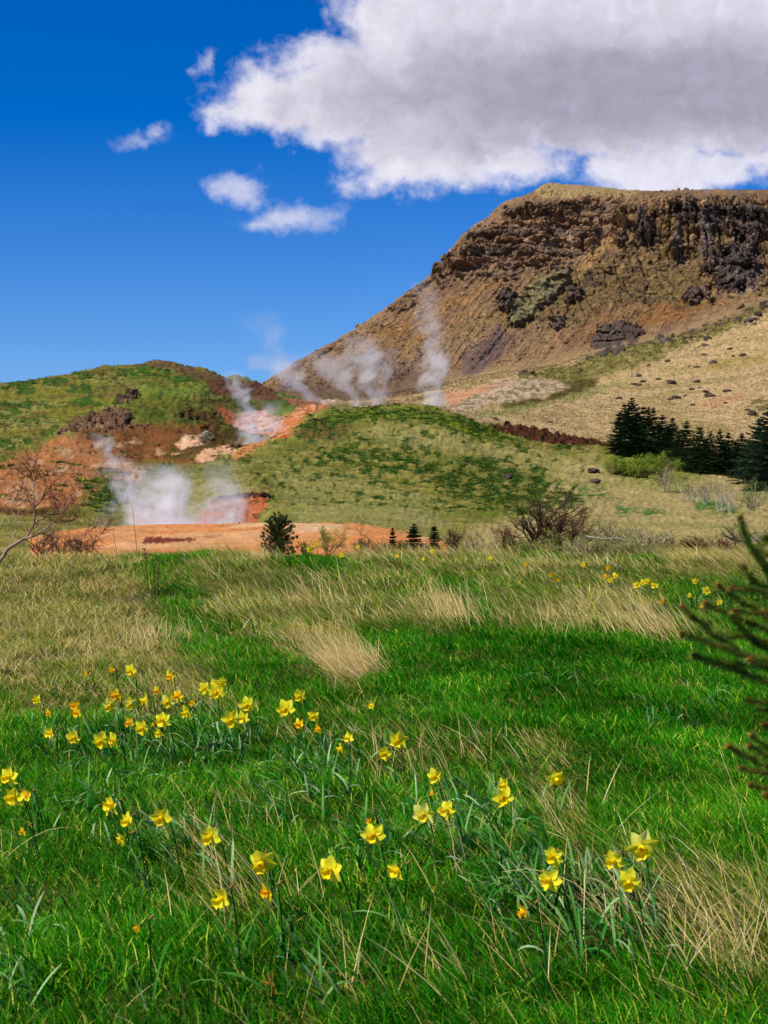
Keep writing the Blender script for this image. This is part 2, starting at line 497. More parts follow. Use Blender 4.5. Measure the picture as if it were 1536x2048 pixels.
osl = poly_mask([(-900, 960), (-50, 945), (60, 905), (130, 872), (200, 852), (270, 868), (330, 905), (345, 935), (310, 955), (230, 975), (170, 985), (150, 1010), (100, 1032), (-900, 1050)], 9, 12, ymin=82)
paint(osl, (172, 114, 66))
paint(osl * band(N_b, .0, .5), (146, 108, 74), .7)
paint(poly_mask([(10, 975), (60, 960), (100, 985), (60, 1010), (10, 1005)], 9, 10, ymin=82), (192, 152, 112), .5)
paint(poly_mask([(-50, 1008), (60, 1018), (120, 1012), (60, 1030), (-50, 1026)], 4, 5, ymin=70), (92, 50, 22), .9)
paint(poly_mask([(160, 960), (210, 950), (250, 1000), (250, 1050), (180, 1020)], 9, 14, ymin=70) * band(N_f + N_c, .0, .25), (66, 92, 44), .85)
bowl = poly_mask([(140, 862), (190, 838), (240, 842), (330, 850), (420, 850), (470, 868), (490, 885), (400, 925), (340, 950), (290, 948), (235, 905)], 8, 8, ymin=95, ymax=205)
paint(bowl, (126, 80, 42))
paint(bowl * band(N_c, -.1, .5), (104, 70, 30), .7)
paint(poly_mask([(325, 905), (370, 868), (430, 850), (480, 868), (488, 880), (400, 920), (345, 938)], 8, 10, ymin=95, ymax=205) * band(N_c, -.6, .2), (72, 66, 24), .85)
paint(poly_mask([(270, 925), (340, 932), (390, 935), (330, 962), (290, 955)], 8, 8, ymin=90), (108, 106, 30), .9)
rim = poly_mask([(118, 868), (155, 838), (212, 812), (250, 816), (272, 842), (300, 848), (250, 862), (200, 862)], 4, 7, ymin=110, ymax=215)
paint(rim, (116, 86, 62))
paint(rim * band(N_f, .0, .3), (106, 82, 60), .8)
rim2 = poly_mask([(228, 800), (240, 788), (268, 783), (278, 790), (250, 802)], 3, 4, ymin=150, ymax=230)
paint(rim2, (100, 74, 62))
rim3 = poly_mask([(345, 830), (380, 815), (430, 825), (440, 850), (400, 842)], 4, 10, ymin=150, ymax=215)
paint(rim3, (84, 56, 30), .8)
paint(poly_mask([(222, 868), (205, 880), (215, 895), (235, 890)], 6, 6, ymin=95), (150, 148, 110), .7)
ws = poly_mask([(355, 888), (372, 868), (400, 866), (425, 875), (415, 886), (390, 893), (362, 898)], 3, 5, ymin=110, ymax=205)
paint(ws, (222, 178, 138))
ws2 = poly_mask([(400, 870), (410, 860), (428, 868), (420, 878)], 2, 3, ymin=110, ymax=205)
paint(ws2, (214, 204, 186))
paint(poly_mask([(335, 912), (350, 905), (365, 910), (350, 918)], 2, 4, ymin=100, ymax=205), (200, 150, 110))
# saddle
sd_ = poly_mask([(415, 765), (452, 756), (500, 762), (540, 775), (570, 805), (530, 806), (470, 800), (425, 790)], 5, 6, ymin=190, ymax=440)
paint(sd_, (112, 76, 54))
paint(poly_mask([(395, 800), (470, 798), (540, 806), (560, 812), (540, 826), (480, 830), (430, 818)], 5, 7, ymin=150, ymax=440), (76, 76, 30), .85)
paint(poly_mask([(520, 800), (570, 800), (610, 808), (600, 818), (540, 815)], 4, 5, ymin=180, ymax=440), (72, 92, 30), .8)
paint(poly_mask([(432, 812), (450, 815), (478, 835), (475, 852), (455, 848), (430, 822)], 4, 6, ymin=150, ymax=300), (158, 92, 60), .9)
paint(poly_mask([(395, 872), (470, 850), (500, 862), (470, 880), (410, 888)], 4, 8, ymin=120, ymax=300), (66, 58, 22), .85)
pk = poly_mask([(470, 855), (475, 832), (520, 820), (560, 828), (585, 842), (565, 868), (545, 876), (500, 868)], 5, 8, ymin=120, ymax=320)
paint(pk, (204, 166, 146))
paint(pk * band(N_c, 0, .4), (178, 112, 80), .8)
of = poly_mask([(540, 880), (555, 852), (575, 830), (600, 815), (640, 808), (660, 815), (640, 822), (600, 842), (582, 862), (560, 874), (545, 886)], 4, 7, ymin=120, ymax=320)
paint(of, (190, 114, 64))
paint(of * band(N_c, .1, .4), (214, 160, 112), .8)
paint(poly_mask([(565, 796), (610, 798), (650, 808), (620, 816), (585, 812)], 3, 4, ymin=200, ymax=440), (150, 100, 70))
paint(poly_mask([(640, 806), (740, 812), (830, 808), (900, 790), (880, 775), (840, 795), (740, 802), (640, 800)], 3, 5, ymin=205, ymax=440), (204, 172, 146))
paint(poly_mask([(390, 920), (420, 900), (455, 892), (478, 904), (472, 916), (440, 914), (405, 924)], 3, 4, ymin=100, ymax=205), (208, 160, 116))
pit = poly_mask([(448, 900), (480, 886), (505, 882), (540, 872), (534, 882), (495, 895), (478, 905), (462, 904)], 2, 3, ymin=100, ymax=205)
paint(poly_mask([(462, 918), (480, 904), (520, 888), (542, 880), (528, 898), (492, 912), (470, 920)], 3, 3, ymin=100, ymax=205), (186, 128, 72))
paint(pit, (34, 30, 27))
paint(poly_mask([(540, 878), (575, 866), (585, 870), (560, 880)], 2, 3, ymin=120, ymax=205), (188, 82, 36), .9)
# ---- mud bank and crater
mud = poly_mask([(60, 1075), (180, 1052), (300, 1046), (420, 1044), (560, 1040), (640, 1044), (720, 1048), (820, 1066), (900, 1084), (900, 1200), (60, 1200)], 3, 5, ymin=30, ymax=58)
mud = np.maximum(mud, sstep(pxj, 150, 230) * (1 - sstep(pxj, 470, 545)) * (YY > 40) * (YY < 66))
paint(mud, (216, 140, 74))
paint(mud * band(fbm(X, YY, Z, 1 / 5., 4), 0, .5), (212, 164, 112), .7)
paint(mud * band(N_c, .2, .6), (184, 118, 62), .5)
paint(mud * (1 - sstep(abs(fbm(X, YY, Z, 1 / 3., 3)), .0, .035)) * band(N_b, -.1, .2), (140, 80, 42), .6)
paint(mud * band(fbm(X, YY * .5, Z, 1 / 7. , 3), .35, .5), (226, 190, 140), .6)
paint(osl * (1 - sstep(abs(fbm(PX * .02, SY * .03, 0 * PX, 1, 3)), .0, .04)), (120, 82, 52), .6)
paint(osl * band(fbm(PX * .02, SY * .05, 0 * PX + 3, 1, 3), .3, .5), (196, 160, 118), .6)
hole = poly_mask([(285, 1084), (292, 1074), (340, 1075), (392, 1077), (388, 1082), (340, 1084), (295, 1088)], 2, 4, .12, ymin=30, ymax=58)
paint(hole, (118, 50, 22))
cr = poly_mask([(385, 1060), (400, 1030), (420, 1006), (445, 995), (500, 990), (538, 992), (536, 1012), (522, 1030), (515, 1062)], 3, 7, ymin=72, ymax=90)
paint(cr, (174, 100, 58))
paint(cr * band(fbm(PX * .12, 0 * PX, SY * .02, 1, 2), 0, .4), (150, 70, 34), .7)
shaded_lip = poly_mask([(415, 1004), (440, 996), (500, 989), (540, 992), (536, 1000), (500, 998), (440, 1003)], 1.5, 3, .1, ymin=76, ymax=90)
paint(shaded_lip, (48, 36, 28), .9)  # shade under the crater's overhanging lip, painted into the ground colour

# ---- dry slope
dry = ((YY >= 205) & (YY < 470)) * sstep(PX, 640, 760)
dry = dry * (1 - bank2)
paint(dry, (186, 158, 110))
paint(dry * band(N_b, 0, .5), (174, 146, 96), .6)
paint(dry * band(N_c, .1, .5), (200, 174, 126), .5)
paint(dry * band(fbm(X * .35, YY * .35, Z * 2, 1 / 6., 3), .25, .45), (150, 132, 76), .6)
D = dict(ymin=205, ymax=475)
sint = poly_mask([(830, 812), (880, 788), (960, 772), (1060, 752), (1130, 760), (1150, 772), (1090, 790), (1010, 806), (930, 822), (880, 818)], 4, 7, **D)
paint(sint, (186, 160, 130))
paint(sint * band(fbm(PX * .05, SY * .16, 0 * PX, 1, 4, .65), .02, .2), (118, 108, 62), .85)
paint(poly_mask([(880, 790), (980, 770), (1010, 768), (950, 792), (905, 812)], 4, 6, **D), (196, 142, 100), .85)
paint(poly_mask([(1050, 757), (1120, 742), (1205, 752), (1190, 775), (1120, 800), (1020, 820), (1000, 812), (1100, 792), (1140, 772), (1120, 762)], 4, 6, **D), (88, 76, 30), .95)
paint(poly_mask([(930, 825), (1020, 815), (1110, 800), (1180, 775), (1260, 760), (1200, 785), (1080, 815), (1000, 835)], 5, 6, **D), (140, 140, 76), .7)
moss = poly_mask([(1040, 752), (1130, 735), (1200, 705), (1270, 690), (1400, 655), (1536, 598), (1700, 540), (1700, 590), (1536, 640), (1440, 690), (1330, 712), (1260, 740), (1180, 762), (1100, 756)], 5, 8, **D)
paint(moss, (124, 118, 60), .95)
paint(moss * band(N_c, .0, .4), (92, 78, 36), .8)
paint(moss * band(-N_c, .25, .6), (168, 150, 98), .7)
paint(poly_mask([(1330, 702), (1440, 668), (1560, 612), (1560, 640), (1440, 688), (1350, 712)], 5, 8, **D), (196, 166, 118), .7)
paint(poly_mask([(1400, 735), (1470, 712), (1700, 650), (1700, 690), (1500, 735), (1430, 745)], 6, 8, **D) * band(N_c, -.3, .2), (158, 136, 66), .8)
paint(poly_mask([(1400, 812), (1450, 795), (1500, 780), (1480, 800), (1430, 815)], 5, 6, **D), (186, 130, 84), .5)
paint(poly_mask([(1500, 800), (1560, 790), (1560, 830), (1490, 830)], 5, 8, **D) * band(N_c, -.2, .1), (84, 82, 40), .8)
# ---- mountain
mt = sstep(YY, 425, 462)
mt = np.maximum(mt, ((YY >= 330) & (PX < 640)) * sstep(YY, 380, 420) * sstep(PX, 500, 560))
st = PX + .8 * SY                     # across the chutes, which run down to the left
streak = fbm(st * .03, SY * .004, 0 * PX, 1, 4, .6)
streak2 = fbm(st * .11, SY * .012, 0 * PX + 4, 1, 3, .6)
paint(mt, (130, 102, 72))
paint(mt * band(streak, .0, .5), (142, 114, 80), .7)
paint(mt * band(-streak, .1, .5), (112, 86, 68), .75)
paint(mt * band(streak2, .1, .5) * (1 - sstep(YY, 520, 560)), (148, 118, 82), .5)
paint(mt * band(N_a, .1, .5), (126, 102, 56), .5)
M = dict(ymin=425)
paint(poly_mask([(640, 720), (760, 640), (850, 590), (930, 570), (1000, 560), (960, 620), (880, 680), (780, 740), (660, 780)], 14, 20, **M) * band(N_b, -.3, .4), (146, 108, 58), .7)
paint(poly_mask([(540, 780), (640, 740), (760, 700), (900, 760), (860, 800), (700, 810), (560, 800)], 14, 14, **M), (104, 82, 66), .7)
paint(poly_mask([(930, 700), (1000, 650), (1025, 680), (965, 740), (915, 755)], 7, 9, **M), (104, 84, 78), .85)
paint(poly_mask([(1080, 700), (1200, 610), (1330, 580), (1400, 600), (1260, 640), (1200, 680)], 10, 12, **M), (136, 98, 62), .6)
paint(poly_mask([(1280, 600), (1400, 575), (1450, 600), (1340, 650), (1270, 650)], 10, 12, **M), (140, 96, 52), .8)
cliff = poly_mask([(880, 545), (925, 480), (1000, 425), (1080, 400), (1200, 408), (1245, 425), (1200, 480), (1140, 530), (1060, 545), (960, 540)], 20, 34, **M)
paint(cliff, (132, 106, 82), .9)
paint(cliff * band(N_b, .0, .3), (114, 86, 62), .8)
cliff2 = poly_mask([(1262, 410), (1340, 395), (1700, 385), (1700, 580), (1540, 585), (1420, 585), (1400, 520), (1290, 490), (1250, 460)], 18, 34, **M)
crag = poly_mask([(1060, 570), (1150, 540), (1260, 500), (1400, 520), (1420, 600), (1250, 620), (1130, 640), (1040, 650)], 22, 36, **M)
paint(crag, (112, 88, 56), .85)
paint(crag * band(N_b, .1, .4), (84, 68, 54), .8)
paint(crag * band(N_c, .1, .5), (138, 122, 66), .6)
paint(cliff2, (120, 94, 66), .85)
vert = fbm(PX * .035, SY * .010, 0 * PX + 7, 1, 4, .55)
greyrock = cliff2 * band(vert, .0, .2)
paint(greyrock, (118, 104, 94), .85)
paint(cliff2 * band(-vert, .2, .4) * band(N_b, -.1, .2), (150, 134, 62), .6)
dark = np.zeros(len(X))
for e_ in [(1016, 602, 17, 26), (1116, 645, 13, 9), (1238, 668, 46, 22), (1465, 545, 44, 42), (1386, 592, 12, 14), (1205, 690, 26, 12), (1290, 465, 22, 20), (1370, 425, 26, 34), (1440, 430, 30, 30),
           (1500, 450, 34, 50), (1150, 590, 16, 12), (1240, 480, 12, 14)]:
    mm = ell(*e_, soft=4, amp=13, ns=.07, ymin=425, seed=e_[0] * .37)
    dark = np.maximum(dark, mm)
paint(dark, (84, 71, 64), .92)
grn = poly_mask([(1018, 652), (1022, 612), (1045, 582), (1090, 560), (1140, 545), (1148, 556), (1112, 595), (1080, 622), (1045, 648)], 3, 6, .05, **M)
paint(grn * (1 - dark), (122, 112, 78), .95)
paint(poly_mask([(1252, 425), (1268, 432), (1225, 500), (1150, 575), (1130, 580), (1170, 520), (1210, 480)], 4, 6, **M), (156, 124, 80), .9)
paint(poly_mask([(1045, 400), (1110, 395), (1260, 402), (1400, 398), (1560, 392), (1560, 408), (1380, 415), (1240, 412), (1100, 408)], 4, 6, **M), (134, 104, 74), .8)
paint(poly_mask([(1070, 380), (1100, 360), (1290, 376), (1260, 398), (1180, 396), (1080, 398)], 3, 3, **M), (158, 134, 88), .9)
COL *= (1 + .16 * np.clip(N_f, -1, 1))[:, None]
COL *= (.86 + .28 * J)[:, None]
# meadow floor under the grass
paint(mead * 1.0, (44, 58, 16))
paint(mead * band(perlin(X * .9, YY * .9, 2), .0, .4), (120, 104, 60), .7)
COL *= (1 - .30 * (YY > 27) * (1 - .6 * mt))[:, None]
COL = np.clip(COL, .004, .9)

# ---- relief
gr_ = 1.0 * (YY > 27)
rel = gr_ * (1 - mt) * np.clip((YY - 27) / 40, 0, 1) * (.16 * N_c * np.clip(YY / 130, .4, 1.6) + .06 * N_f + .45 * N_b * np.clip((YY - 60) / 80, 0, 1))
rel *= (1 - .75 * np.clip(mud, 0, 1)) * (1 - .45 * dry)
rocky = np.clip(rim + rim2 + rim3 * .6 + bank2 * .7 + ws2 * .5, 0, 1)
f1, f2, rv = worley(X, YY, Z * 1.2, 1 / 1.8)
sn = fbm(PX * .09, SY * .16, YY * .01, 1, 3, .6)       # hummocks a few photo pixels wide
rel += gr_ * (1 - mt) * (1 - .8 * np.clip(mud, 0, 1)) * sn * np.clip(YY / 130, .2, 2.2) * .10 * (1 - .5 * dry)
rel += rocky * (.35 * N_f + .2 * sn)
rel += brownp * .3 * N_f
rel -= pit * 2.0

rel += shaded_lip * .15
rel += moss * .5 * sn
fwd = 0 * rel                                          # relief pushed out of steep faces, towards the valley
w1 = worley(X + 5 * perlin(X * .04, YY * .03, Z * .04), YY * .6, Z * 1.0, 1 / 10.)
w2 = worley(X, YY * .6, Z * 1.3, 1 / 4.0)
w3 = worley(X, YY * .6, Z, 1 / 1.9)
ridge = poly_mask([(620, 715), (700, 665), (800, 595), (870, 545), (930, 470), (980, 440), (960, 520), (900, 570), (820, 625), (720, 690), (640, 735)], 10, 16, **M) * band(N_b, -.2, .2)
paint(ridge * band(N_c, -.1, .3), (106, 86, 68), .8)
cl = np.clip(cliff + cliff2 + .6 * crag + .5 * ridge, 0, 1)
strata = perlin(X * .01, YY * .01, Z * .13 + .02 * X) + .5 * perlin(X * .02, YY * .02, Z * .31)
fwd += mt * (4.5 * fbm(X, YY * .5, Z, 1 / 38., 3) + 1.0 * N_b + .5 * N_c)
fwd += mt * (1 - cl) * ((w2[2] - .5) * .8 + 1.6 * streak + .6 * streak2 + (w3[2] - .5) * .6)
fwd += cl * ((w1[2] - .5) * (1.5 * cliff + 2.5 * cliff2 + 1.5 * crag) + (w2[2] - .5) * .9 + (w3[2] - .5) * .8 + 4.0 * strata)
fwd += cliff2 * 5.0 * vert
fwd += dark * (3.2 + (w2[2] - .5) * 3.0) + grn * (4.0 + (w2[2] - .5) * 1.5)
wb = worley(X * .75, YY * .3, Z * 1.5 + .1 * X, 1 / 5.0)          # flat-lying blocks
wc = worley(X * 1.3 + 3 * perlin(X * .03, Z * .02, 0 * X), YY * .2, Z * .38, 1 / 6.5)   # upright columns
wd2 = worley(X * 1.2, YY * .2, Z * .6, 1 / 2.2)
zw = Z + 3.0 * fbm(X, YY, Z, 1 / 40., 3) + .04 * X
def ledge(h, ph=0.0):
    t = np.mod(zw / h + ph, 1.0)
    return np.where(t < .82, t / .82, (1 - t) / .18)
led = ledge(11.0) * 2.0 + ledge(4.3, .3) * 1.2 + ledge(2.1, .7) * .6
fwd += (cliff * 1.1 + cliff2 * .7 + .35 * crag + .3 * ridge) * led * (.5 + band(N_b, -.4, .3))
bandc = np.sin(zw * 2 * math.pi / 11.0)
COL *= (1 + np.clip(cliff + cliff2, 0, 1) * .22 * bandc)[:, None] * (1 + .06 * cliff[:, None] * bandc[:, None] * np.array((1, 0, -1)))
fwd += ridge * ((wb[2] - .5) * 2.2)
fwd += (cliff + 0) * ((wb[2] - .5) * 2.6 - 1.6 * (1 - sstep(wb[1] - wb[0], .02, .16)))
fwd += cliff2 * ((wc[2] - .5) * 3.4 - 2.0 * (1 - sstep(wc[1] - wc[0], .02, .14)) + (wd2[2] - .5) * 1.6)
fwd += crag * ((wc[2] - .5) * 2.2 - 1.1 * (1 - sstep(wc[1] - wc[0], .02, .12)))
fwd *= sstep(YY, 432, 470) * (1 - .93 * sstep(YY, 583, 612))
sky_rock = sstep(YY, 585, 620) * (1 - sstep(YY, 645, 700)) * (1 - .93 * sstep(PX, 1100, 1130)) * sstep(PX, 520, 560)
rel = rel * (1 - mt) + sky_rock * ((w2[2] - .45) * 1.1 + (w3[2] - .5) * .6)
lsk = sstep(YY, 285, 297) * (1 - sstep(YY, 355, 380)) * (1 - sstep(PX, 540, 560)) * sstep(PX, 260, 300)
rel += lsk * (rv - .4) * .5
COL *= (1 + .16 * np.clip(sn, -.7, .7) * gr_)[:, None]
COL *= (1 + cl * (w2[2] - .5) * .5 + mt * (w3[2] - .5) * .35)[:, None]
# normals of the smooth land, displace along them
G = np.stack([X, YY, Z], 1).reshape(NR, NC, 3)
du = np.gradient(G, axis=1)
dv = np.gradient(G, axis=0)
Nn = np.cross(du, dv)
Nn /= np.linalg.norm(Nn, axis=2)[..., None] + 1e-12
Nn = Nn.reshape(-1, 3)
Pd = np.stack([X, YY, Z], 1) + Nn * (rel * (YY < 780))[:, None]
fv = np.array((-.25, -.93, .22))
Pd += fv * (fwd * (YY < 700))[:, None]
SYd = (1024 - (Pd[:, 2] - CAMZ) / Pd[:, 1] * F).reshape(NR, NC)
Pg = Pd.reshape(NR, NC, 3)


def hit(px, py, ymin=27.0):
    """the first ground point seen along the ray through photo point (px, py), beyond ymin"""
    c = int(np.argmin(abs(COLS - px)))
    for r in range(NR):
        if ROWS[r] < ymin:
            continue
        if SYd[r, c] <= py:
            return Vector(Pg[r, c])
    return Vector(Pg[-1, c])


def gz(x, Y):
    """height of the finished ground"""
    if Y < 27:
        return float(ground(x, Y)[0])
    c = int(np.argmin(abs(COLS - (768 + x / Y * F))))
    r = int(np.argmin(abs(ROWS - Y)))
    return float(Pg[r, c, 2])


# ------------------------------------------------------------------ helpers for objects
def mesh_np(name, verts, faces_flat, loop_tot, mat, col=None, smooth=True, parent=None):
    me = bpy.data.meshes.new(name)
    nv, nf = len(verts), len(loop_tot)
    me.vertices.add(nv)
    me.vertices.foreach_set('co', np.asarray(verts, np.float32).ravel())
    me.loops.add(len(faces_flat))
    me.loops.foreach_set('vertex_index', np.asarray(faces_flat, np.int32))
    me.polygons.add(nf)
    ls = np.zeros(nf, np.int32)
    ls[1:] = np.cumsum(loop_tot)[:-1]
    me.polygons.foreach_set('loop_start', ls)
    try:
        me.polygons.foreach_set('loop_total', np.asarray(loop_tot, np.int32))
    except Exception:
        pass
    me.polygons.foreach_set('use_smooth', np.full(nf, smooth))
    if col is not None:
        a = me.color_attributes.new('Col', 'FLOAT_COLOR', 'POINT')
        c4 = np.ones((nv, 4), np.float32)
        c4[:, :3] = col
        a.data.foreach_set('color', c4.ravel())
    me.update()
    me.validate()
    if mat is not None:
        me.materials.append(mat)
    o = bpy.data.objects.new(name, me)
    C.objects.link(o)
    if parent is not None:
        o.parent = parent
    return o


def tag(o, label=None, cat=None, group=None, kind=None):
    if label:
        o['label'] = label
    if cat:
        o['category'] = cat
    if group:
        o['group'] = group
    if kind:
        o['kind'] = kind
    return o


def empty(name, loc):
    o = bpy.data.objects.new(name, None)
    o.empty_display_size = .1
    C.objects.link(o)
    o.location = loc
    return o


class MB:
    """collects geometry for one mesh"""
    def __init__(s):
        s.v, s.f, s.c = [], [], []

    def add(s, vs, fs, col=None):
        b = len(s.v)
        s.v += [tuple(q) for q in vs]
        s.f += [tuple(i + b for i in f) for f in fs]
        s.c += [col or (1, 1, 1)] * len(vs)

    def tube(s, pts, rad, n=5, col=None, cap=True):
        pts = [Vector(p) for p in pts]
        vs, fs = [], []
        ref = Vector((0.31, 0.9, 0.2)).normalized()
        for i, p in enumerate(pts):
            t = (pts[min(i + 1, len(pts) - 1)] - pts[max(i - 1, 0)])
            if t.length < 1e-9:
                t = Vector((0, 0, 1))
            t.normalize()
            a = t.cross(ref)
            if a.length < 1e-3:
                a = t.cross(Vector((1, 0, 0)))
            a.normalize()
            b = t.cross(a)
            for k in range(n):
                q = 2 * math.pi * k / n
                vs.append(p + (a * math.cos(q) + b * math.sin(q)) * rad[i])
        for i in range(len(pts) - 1):
            for k in range(n):
                k2 = (k + 1) % n
                fs.append((i * n + k, i * n + k2, (i + 1) * n + k2, (i + 1) * n + k))
        if cap:
            fs.append(tuple(range(n - 1, -1, -1)))
            fs.append(tuple((len(pts) - 1) * n + k for k in range(n)))
        s.add(vs, fs, col)

    def mesh(s, name, mat):
        me = bpy.data.meshes.new(name)
        me.from_pydata(s.v, [], s.f)
        me.polygons.foreach_set('use_smooth', np.full(len(s.f), True))
        a = me.color_attributes.new('Col', 'FLOAT_COLOR', 'POINT')
        c4 = np.ones((len(s.v), 4), np.float32)
        if s.v:
            c4[:, :3] = np.array(s.c)
            a.data.foreach_set('color', c4.ravel())
        if mat:
            me.materials.append(mat)
        me.update()
        return me

    def build(s, name, mat, parent=None):
        o = bpy.data.objects.new(name, s.mesh(name, mat))
        C.objects.link(o)
        if parent is not None:
            o.parent = parent
        return o


def mat_col(name, rough=.8, spec=.2, trans=0.0, var=0.0, vscale=20, bump=0.0, bscale=30, base=None, bdist=.02, sheen=0.0):
    """principled with the mesh's own colour, some grain, optional light passing through thin leaves"""
    mt_ = bpy.data.materials.new(name)
    q = NT(nodes_of(mt_))
    if base is None:
        at = q.n('ShaderNodeAttribute', attribute_name='Col')
        c = at.outputs[0]
    else:
        rg = q.n('ShaderNodeRGB')
        rg.outputs[0].default_value = (*base, 1)
        c = rg.outputs[0]
    tc = q.n('ShaderNodeTexCoord')
    if var > 0:
        nn = q.noise(tc.outputs['Object'], vscale, 5, .65)
        c = q.mix(1.0, c, q.ramp(nn, .3, .7, 1 - var, 1 + var, False), 'MULTIPLY')
    p = q.n('ShaderNodeBsdfPrincipled')
    q.put(p.inputs['Base Color'], c)
    p.inputs['Roughness'].default_value = rough
    p.inputs['Specular IOR Level'].default_value = spec
    if bump > 0:
        b = q.n('ShaderNodeBump')
        b.inputs['Strength'].default_value = bump
        b.inputs['Distance'].default_value = bdist
        q.put(b.inputs['Height'], q.noise(tc.outputs['Object'], bscale, 6, .65))
        q.put(p.inputs['Normal'], b.outputs[0])
    sh = p.outputs[0]
    if trans > 0:
        t = q.n('ShaderNodeBsdfTranslucent')
        q.put(t.inputs[0], c)
        mx = q.n('ShaderNodeMixShader')
        mx.inputs[0].default_value = trans
        q.put(mx.inputs[1], sh)
        q.put(mx.inputs[2], t.outputs[0])
        sh = mx.outputs[0]
    o_ = q.n('ShaderNodeOutputMaterial')
    q.put(o_.inputs[0], sh)
    return mt_


M_soil = mat_col('soil_and_turf', .95, .05, 0, .12, .9, .5, 2.2, bdist=.25)
M_mud = mat_col('orange_clay', .85, .12, 0, .12, 1.6, .5, 3.0, bdist=.08)
M_rockland = mat_col('mountain_rock', .95, .08, 0, .22, .55, .9, .7, bdist=1.4)
M_rock = mat_col('boulder_rock', .95, .1, 0, .3, 1.5, .8, 3.0, bdist=.15)
M_blade = mat_col('grass_blade', .6, .08, .4)
M_straw = mat_col('dry_grass', .65, .12, .3)
M_bark = mat_col('bark', .9, .1, 0, .25, 30)
M_needle = mat_col('needles', .6, .2, .15)
M_leaf = mat_col('leaf', .5, .15, .3)
M_petal = mat_col('petal', .6, .12, .42)
M_wood = mat_col('weathered_wood', .9, .1, 0, .3, 8)

# ------------------------------------------------------------------ terrain objects
fr = np.arange(NR - 1)
fc = np.arange(NC - 1)
FRr, FCc = np.meshgrid(fr, fc, indexing='ij')
FRr, FCc = FRr.ravel(), FCc.ravel()
quad = np.stack([FRr * NC + FCc, FRr * NC + FCc + 1, (FRr + 1) * NC + FCc + 1, (FRr + 1) * NC + FCc], 1)
fy = (ROWS[FRr] + ROWS[FRr + 1]) / 2
fp = COLS[FCc]
reg = np.full(len(fy), 2)
reg[(fy >= 81) & (fp < 470)] = 3
reg[(fy >= 186) & (fp < 560)] = 3
reg[(fy >= 186) & (fp >= 560)] = 4
reg[(fy >= 435)] = 5
reg[(fy >= 370) & (fp < 620)] = 5
reg[fy < 72] = 2
reg[(fy < 72) & (fy > 30) & (fp > 60) & (fp < 900)] = 1
reg[fy < 27] = 0
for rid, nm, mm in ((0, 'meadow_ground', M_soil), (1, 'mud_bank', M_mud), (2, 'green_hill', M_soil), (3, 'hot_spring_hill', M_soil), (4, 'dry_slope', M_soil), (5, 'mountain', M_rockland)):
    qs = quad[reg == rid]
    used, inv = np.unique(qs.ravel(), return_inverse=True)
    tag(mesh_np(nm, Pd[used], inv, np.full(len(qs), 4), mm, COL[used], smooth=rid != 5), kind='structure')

# ------------------------------------------------------------------ grass (nobody could count it)
def blades(name, x, Y, length, width, lean, lean_az, curl, cols, mat, label, cat, tipcol=None, zoff=0.0):
    n = len(x)
    z0 = ground(x, Y) - .01 + zoff
    face = rng.random(n) * math.pi
    wx, wy = np.cos(face) * width / 2, np.sin(face) * width / 2
    T = np.array([0, .38, .74, 1.0])
    V_ = np.zeros((n, 7, 3))
    dx, dy = np.sin(lean_az), np.cos(lean_az)
    p = np.stack([x, Y, z0], 1)
    ang = lean.copy()
    pos = p.copy()
    segs = [pos.copy()]
    for k in range(3):
        ds = (T[k + 1] - T[k]) * length
        pos = pos + np.stack([dx * np.sin(ang) * ds, dy * np.sin(ang) * ds, np.cos(ang) * ds], 1)
        pos[:, 2] = np.maximum(pos[:, 2], z0 + .015)
        ang = np.minimum(ang + curl, 2.4)
        segs.append(pos.copy())
    wd = np.stack([wx, wy, np.zeros(n)], 1)
    for k in range(3):
        f = (1.0, .9, .6)[k]
        V_[:, 2 * k] = segs[k] - wd * f
        V_[:, 2 * k + 1] = segs[k] + wd * f
    V_[:, 6] = segs[3]
    b = (np.arange(n) * 7)[:, None]
    q1 = b + np.array([[0, 1, 3, 2]])
    q2 = b + np.array([[2, 3, 5, 4]])
    q3 = b + np.array([[4, 5, 6]])
    flat = np.concatenate([q1, q2, q3], 1).ravel()
    lt = np.tile([4, 4, 3], n)
    c7 = np.repeat(cols[:, None, :], 7, 1)
    if tipcol is not None:
        c7[:, 6] = tipcol
        c7[:, 4:6] = .5 * c7[:, 4:6] + .5 * tipcol[:, None]
    o = mesh_np(name, V_.reshape(-1, 3), flat, lt, mat, c7.reshape(-1, 3))
    tag(o, label, cat, kind='stuff')
    return o


def scatter(n, ymin, ymax, power=1.0):
    u = rng.random(n)
    # density per area ~ Y^-power
    e = 2 - power
    Y = (ymin ** e + u * (ymax ** e - ymin ** e)) ** (1 / e)
    x = (rng.random(n) * 2 - 1) * (.285 * Y + 1.7)
    return x, Y


def gproj(x, Y):
    z = ground(x, Y)
    return 768 + x / Y * F, 1024 - (z - CAMZ) / Y * F


def pmask2(px, py, pts, soft, amp, x, Y):
    pts = np.array(pts, float)
    d2 = np.full(px.shape, 1e12)
    ins = np.zeros(px.shape, bool)
    for a, b in zip(pts, np.roll(pts, -1, 0)):
        e = b - a
        t = np.clip(((px - a[0]) * e[0] + (py - a[1]) * e[1]) / (e @ e + 1e-9), 0, 1)
        d2 = np.minimum(d2, (px - a[0] - t * e[0]) ** 2 + (py - a[1] - t * e[1]) ** 2)
        c = ((a[1] > py) != (b[1] > py))
        with np.errstate(all='ignore'):
            xi = a[0] + (py - a[1]) / (b[1] - a[1]) * (b[0] - a[0])
        ins ^= c & (px < xi)
    d = np.sqrt(d2) * np.where(ins, 1, -1)
    n = perlin(px * .012, py * .02, 3.0) + .6 * perlin(px * .04, py * .06, 7.0)
    return sstep(d + n * amp, -soft, soft)


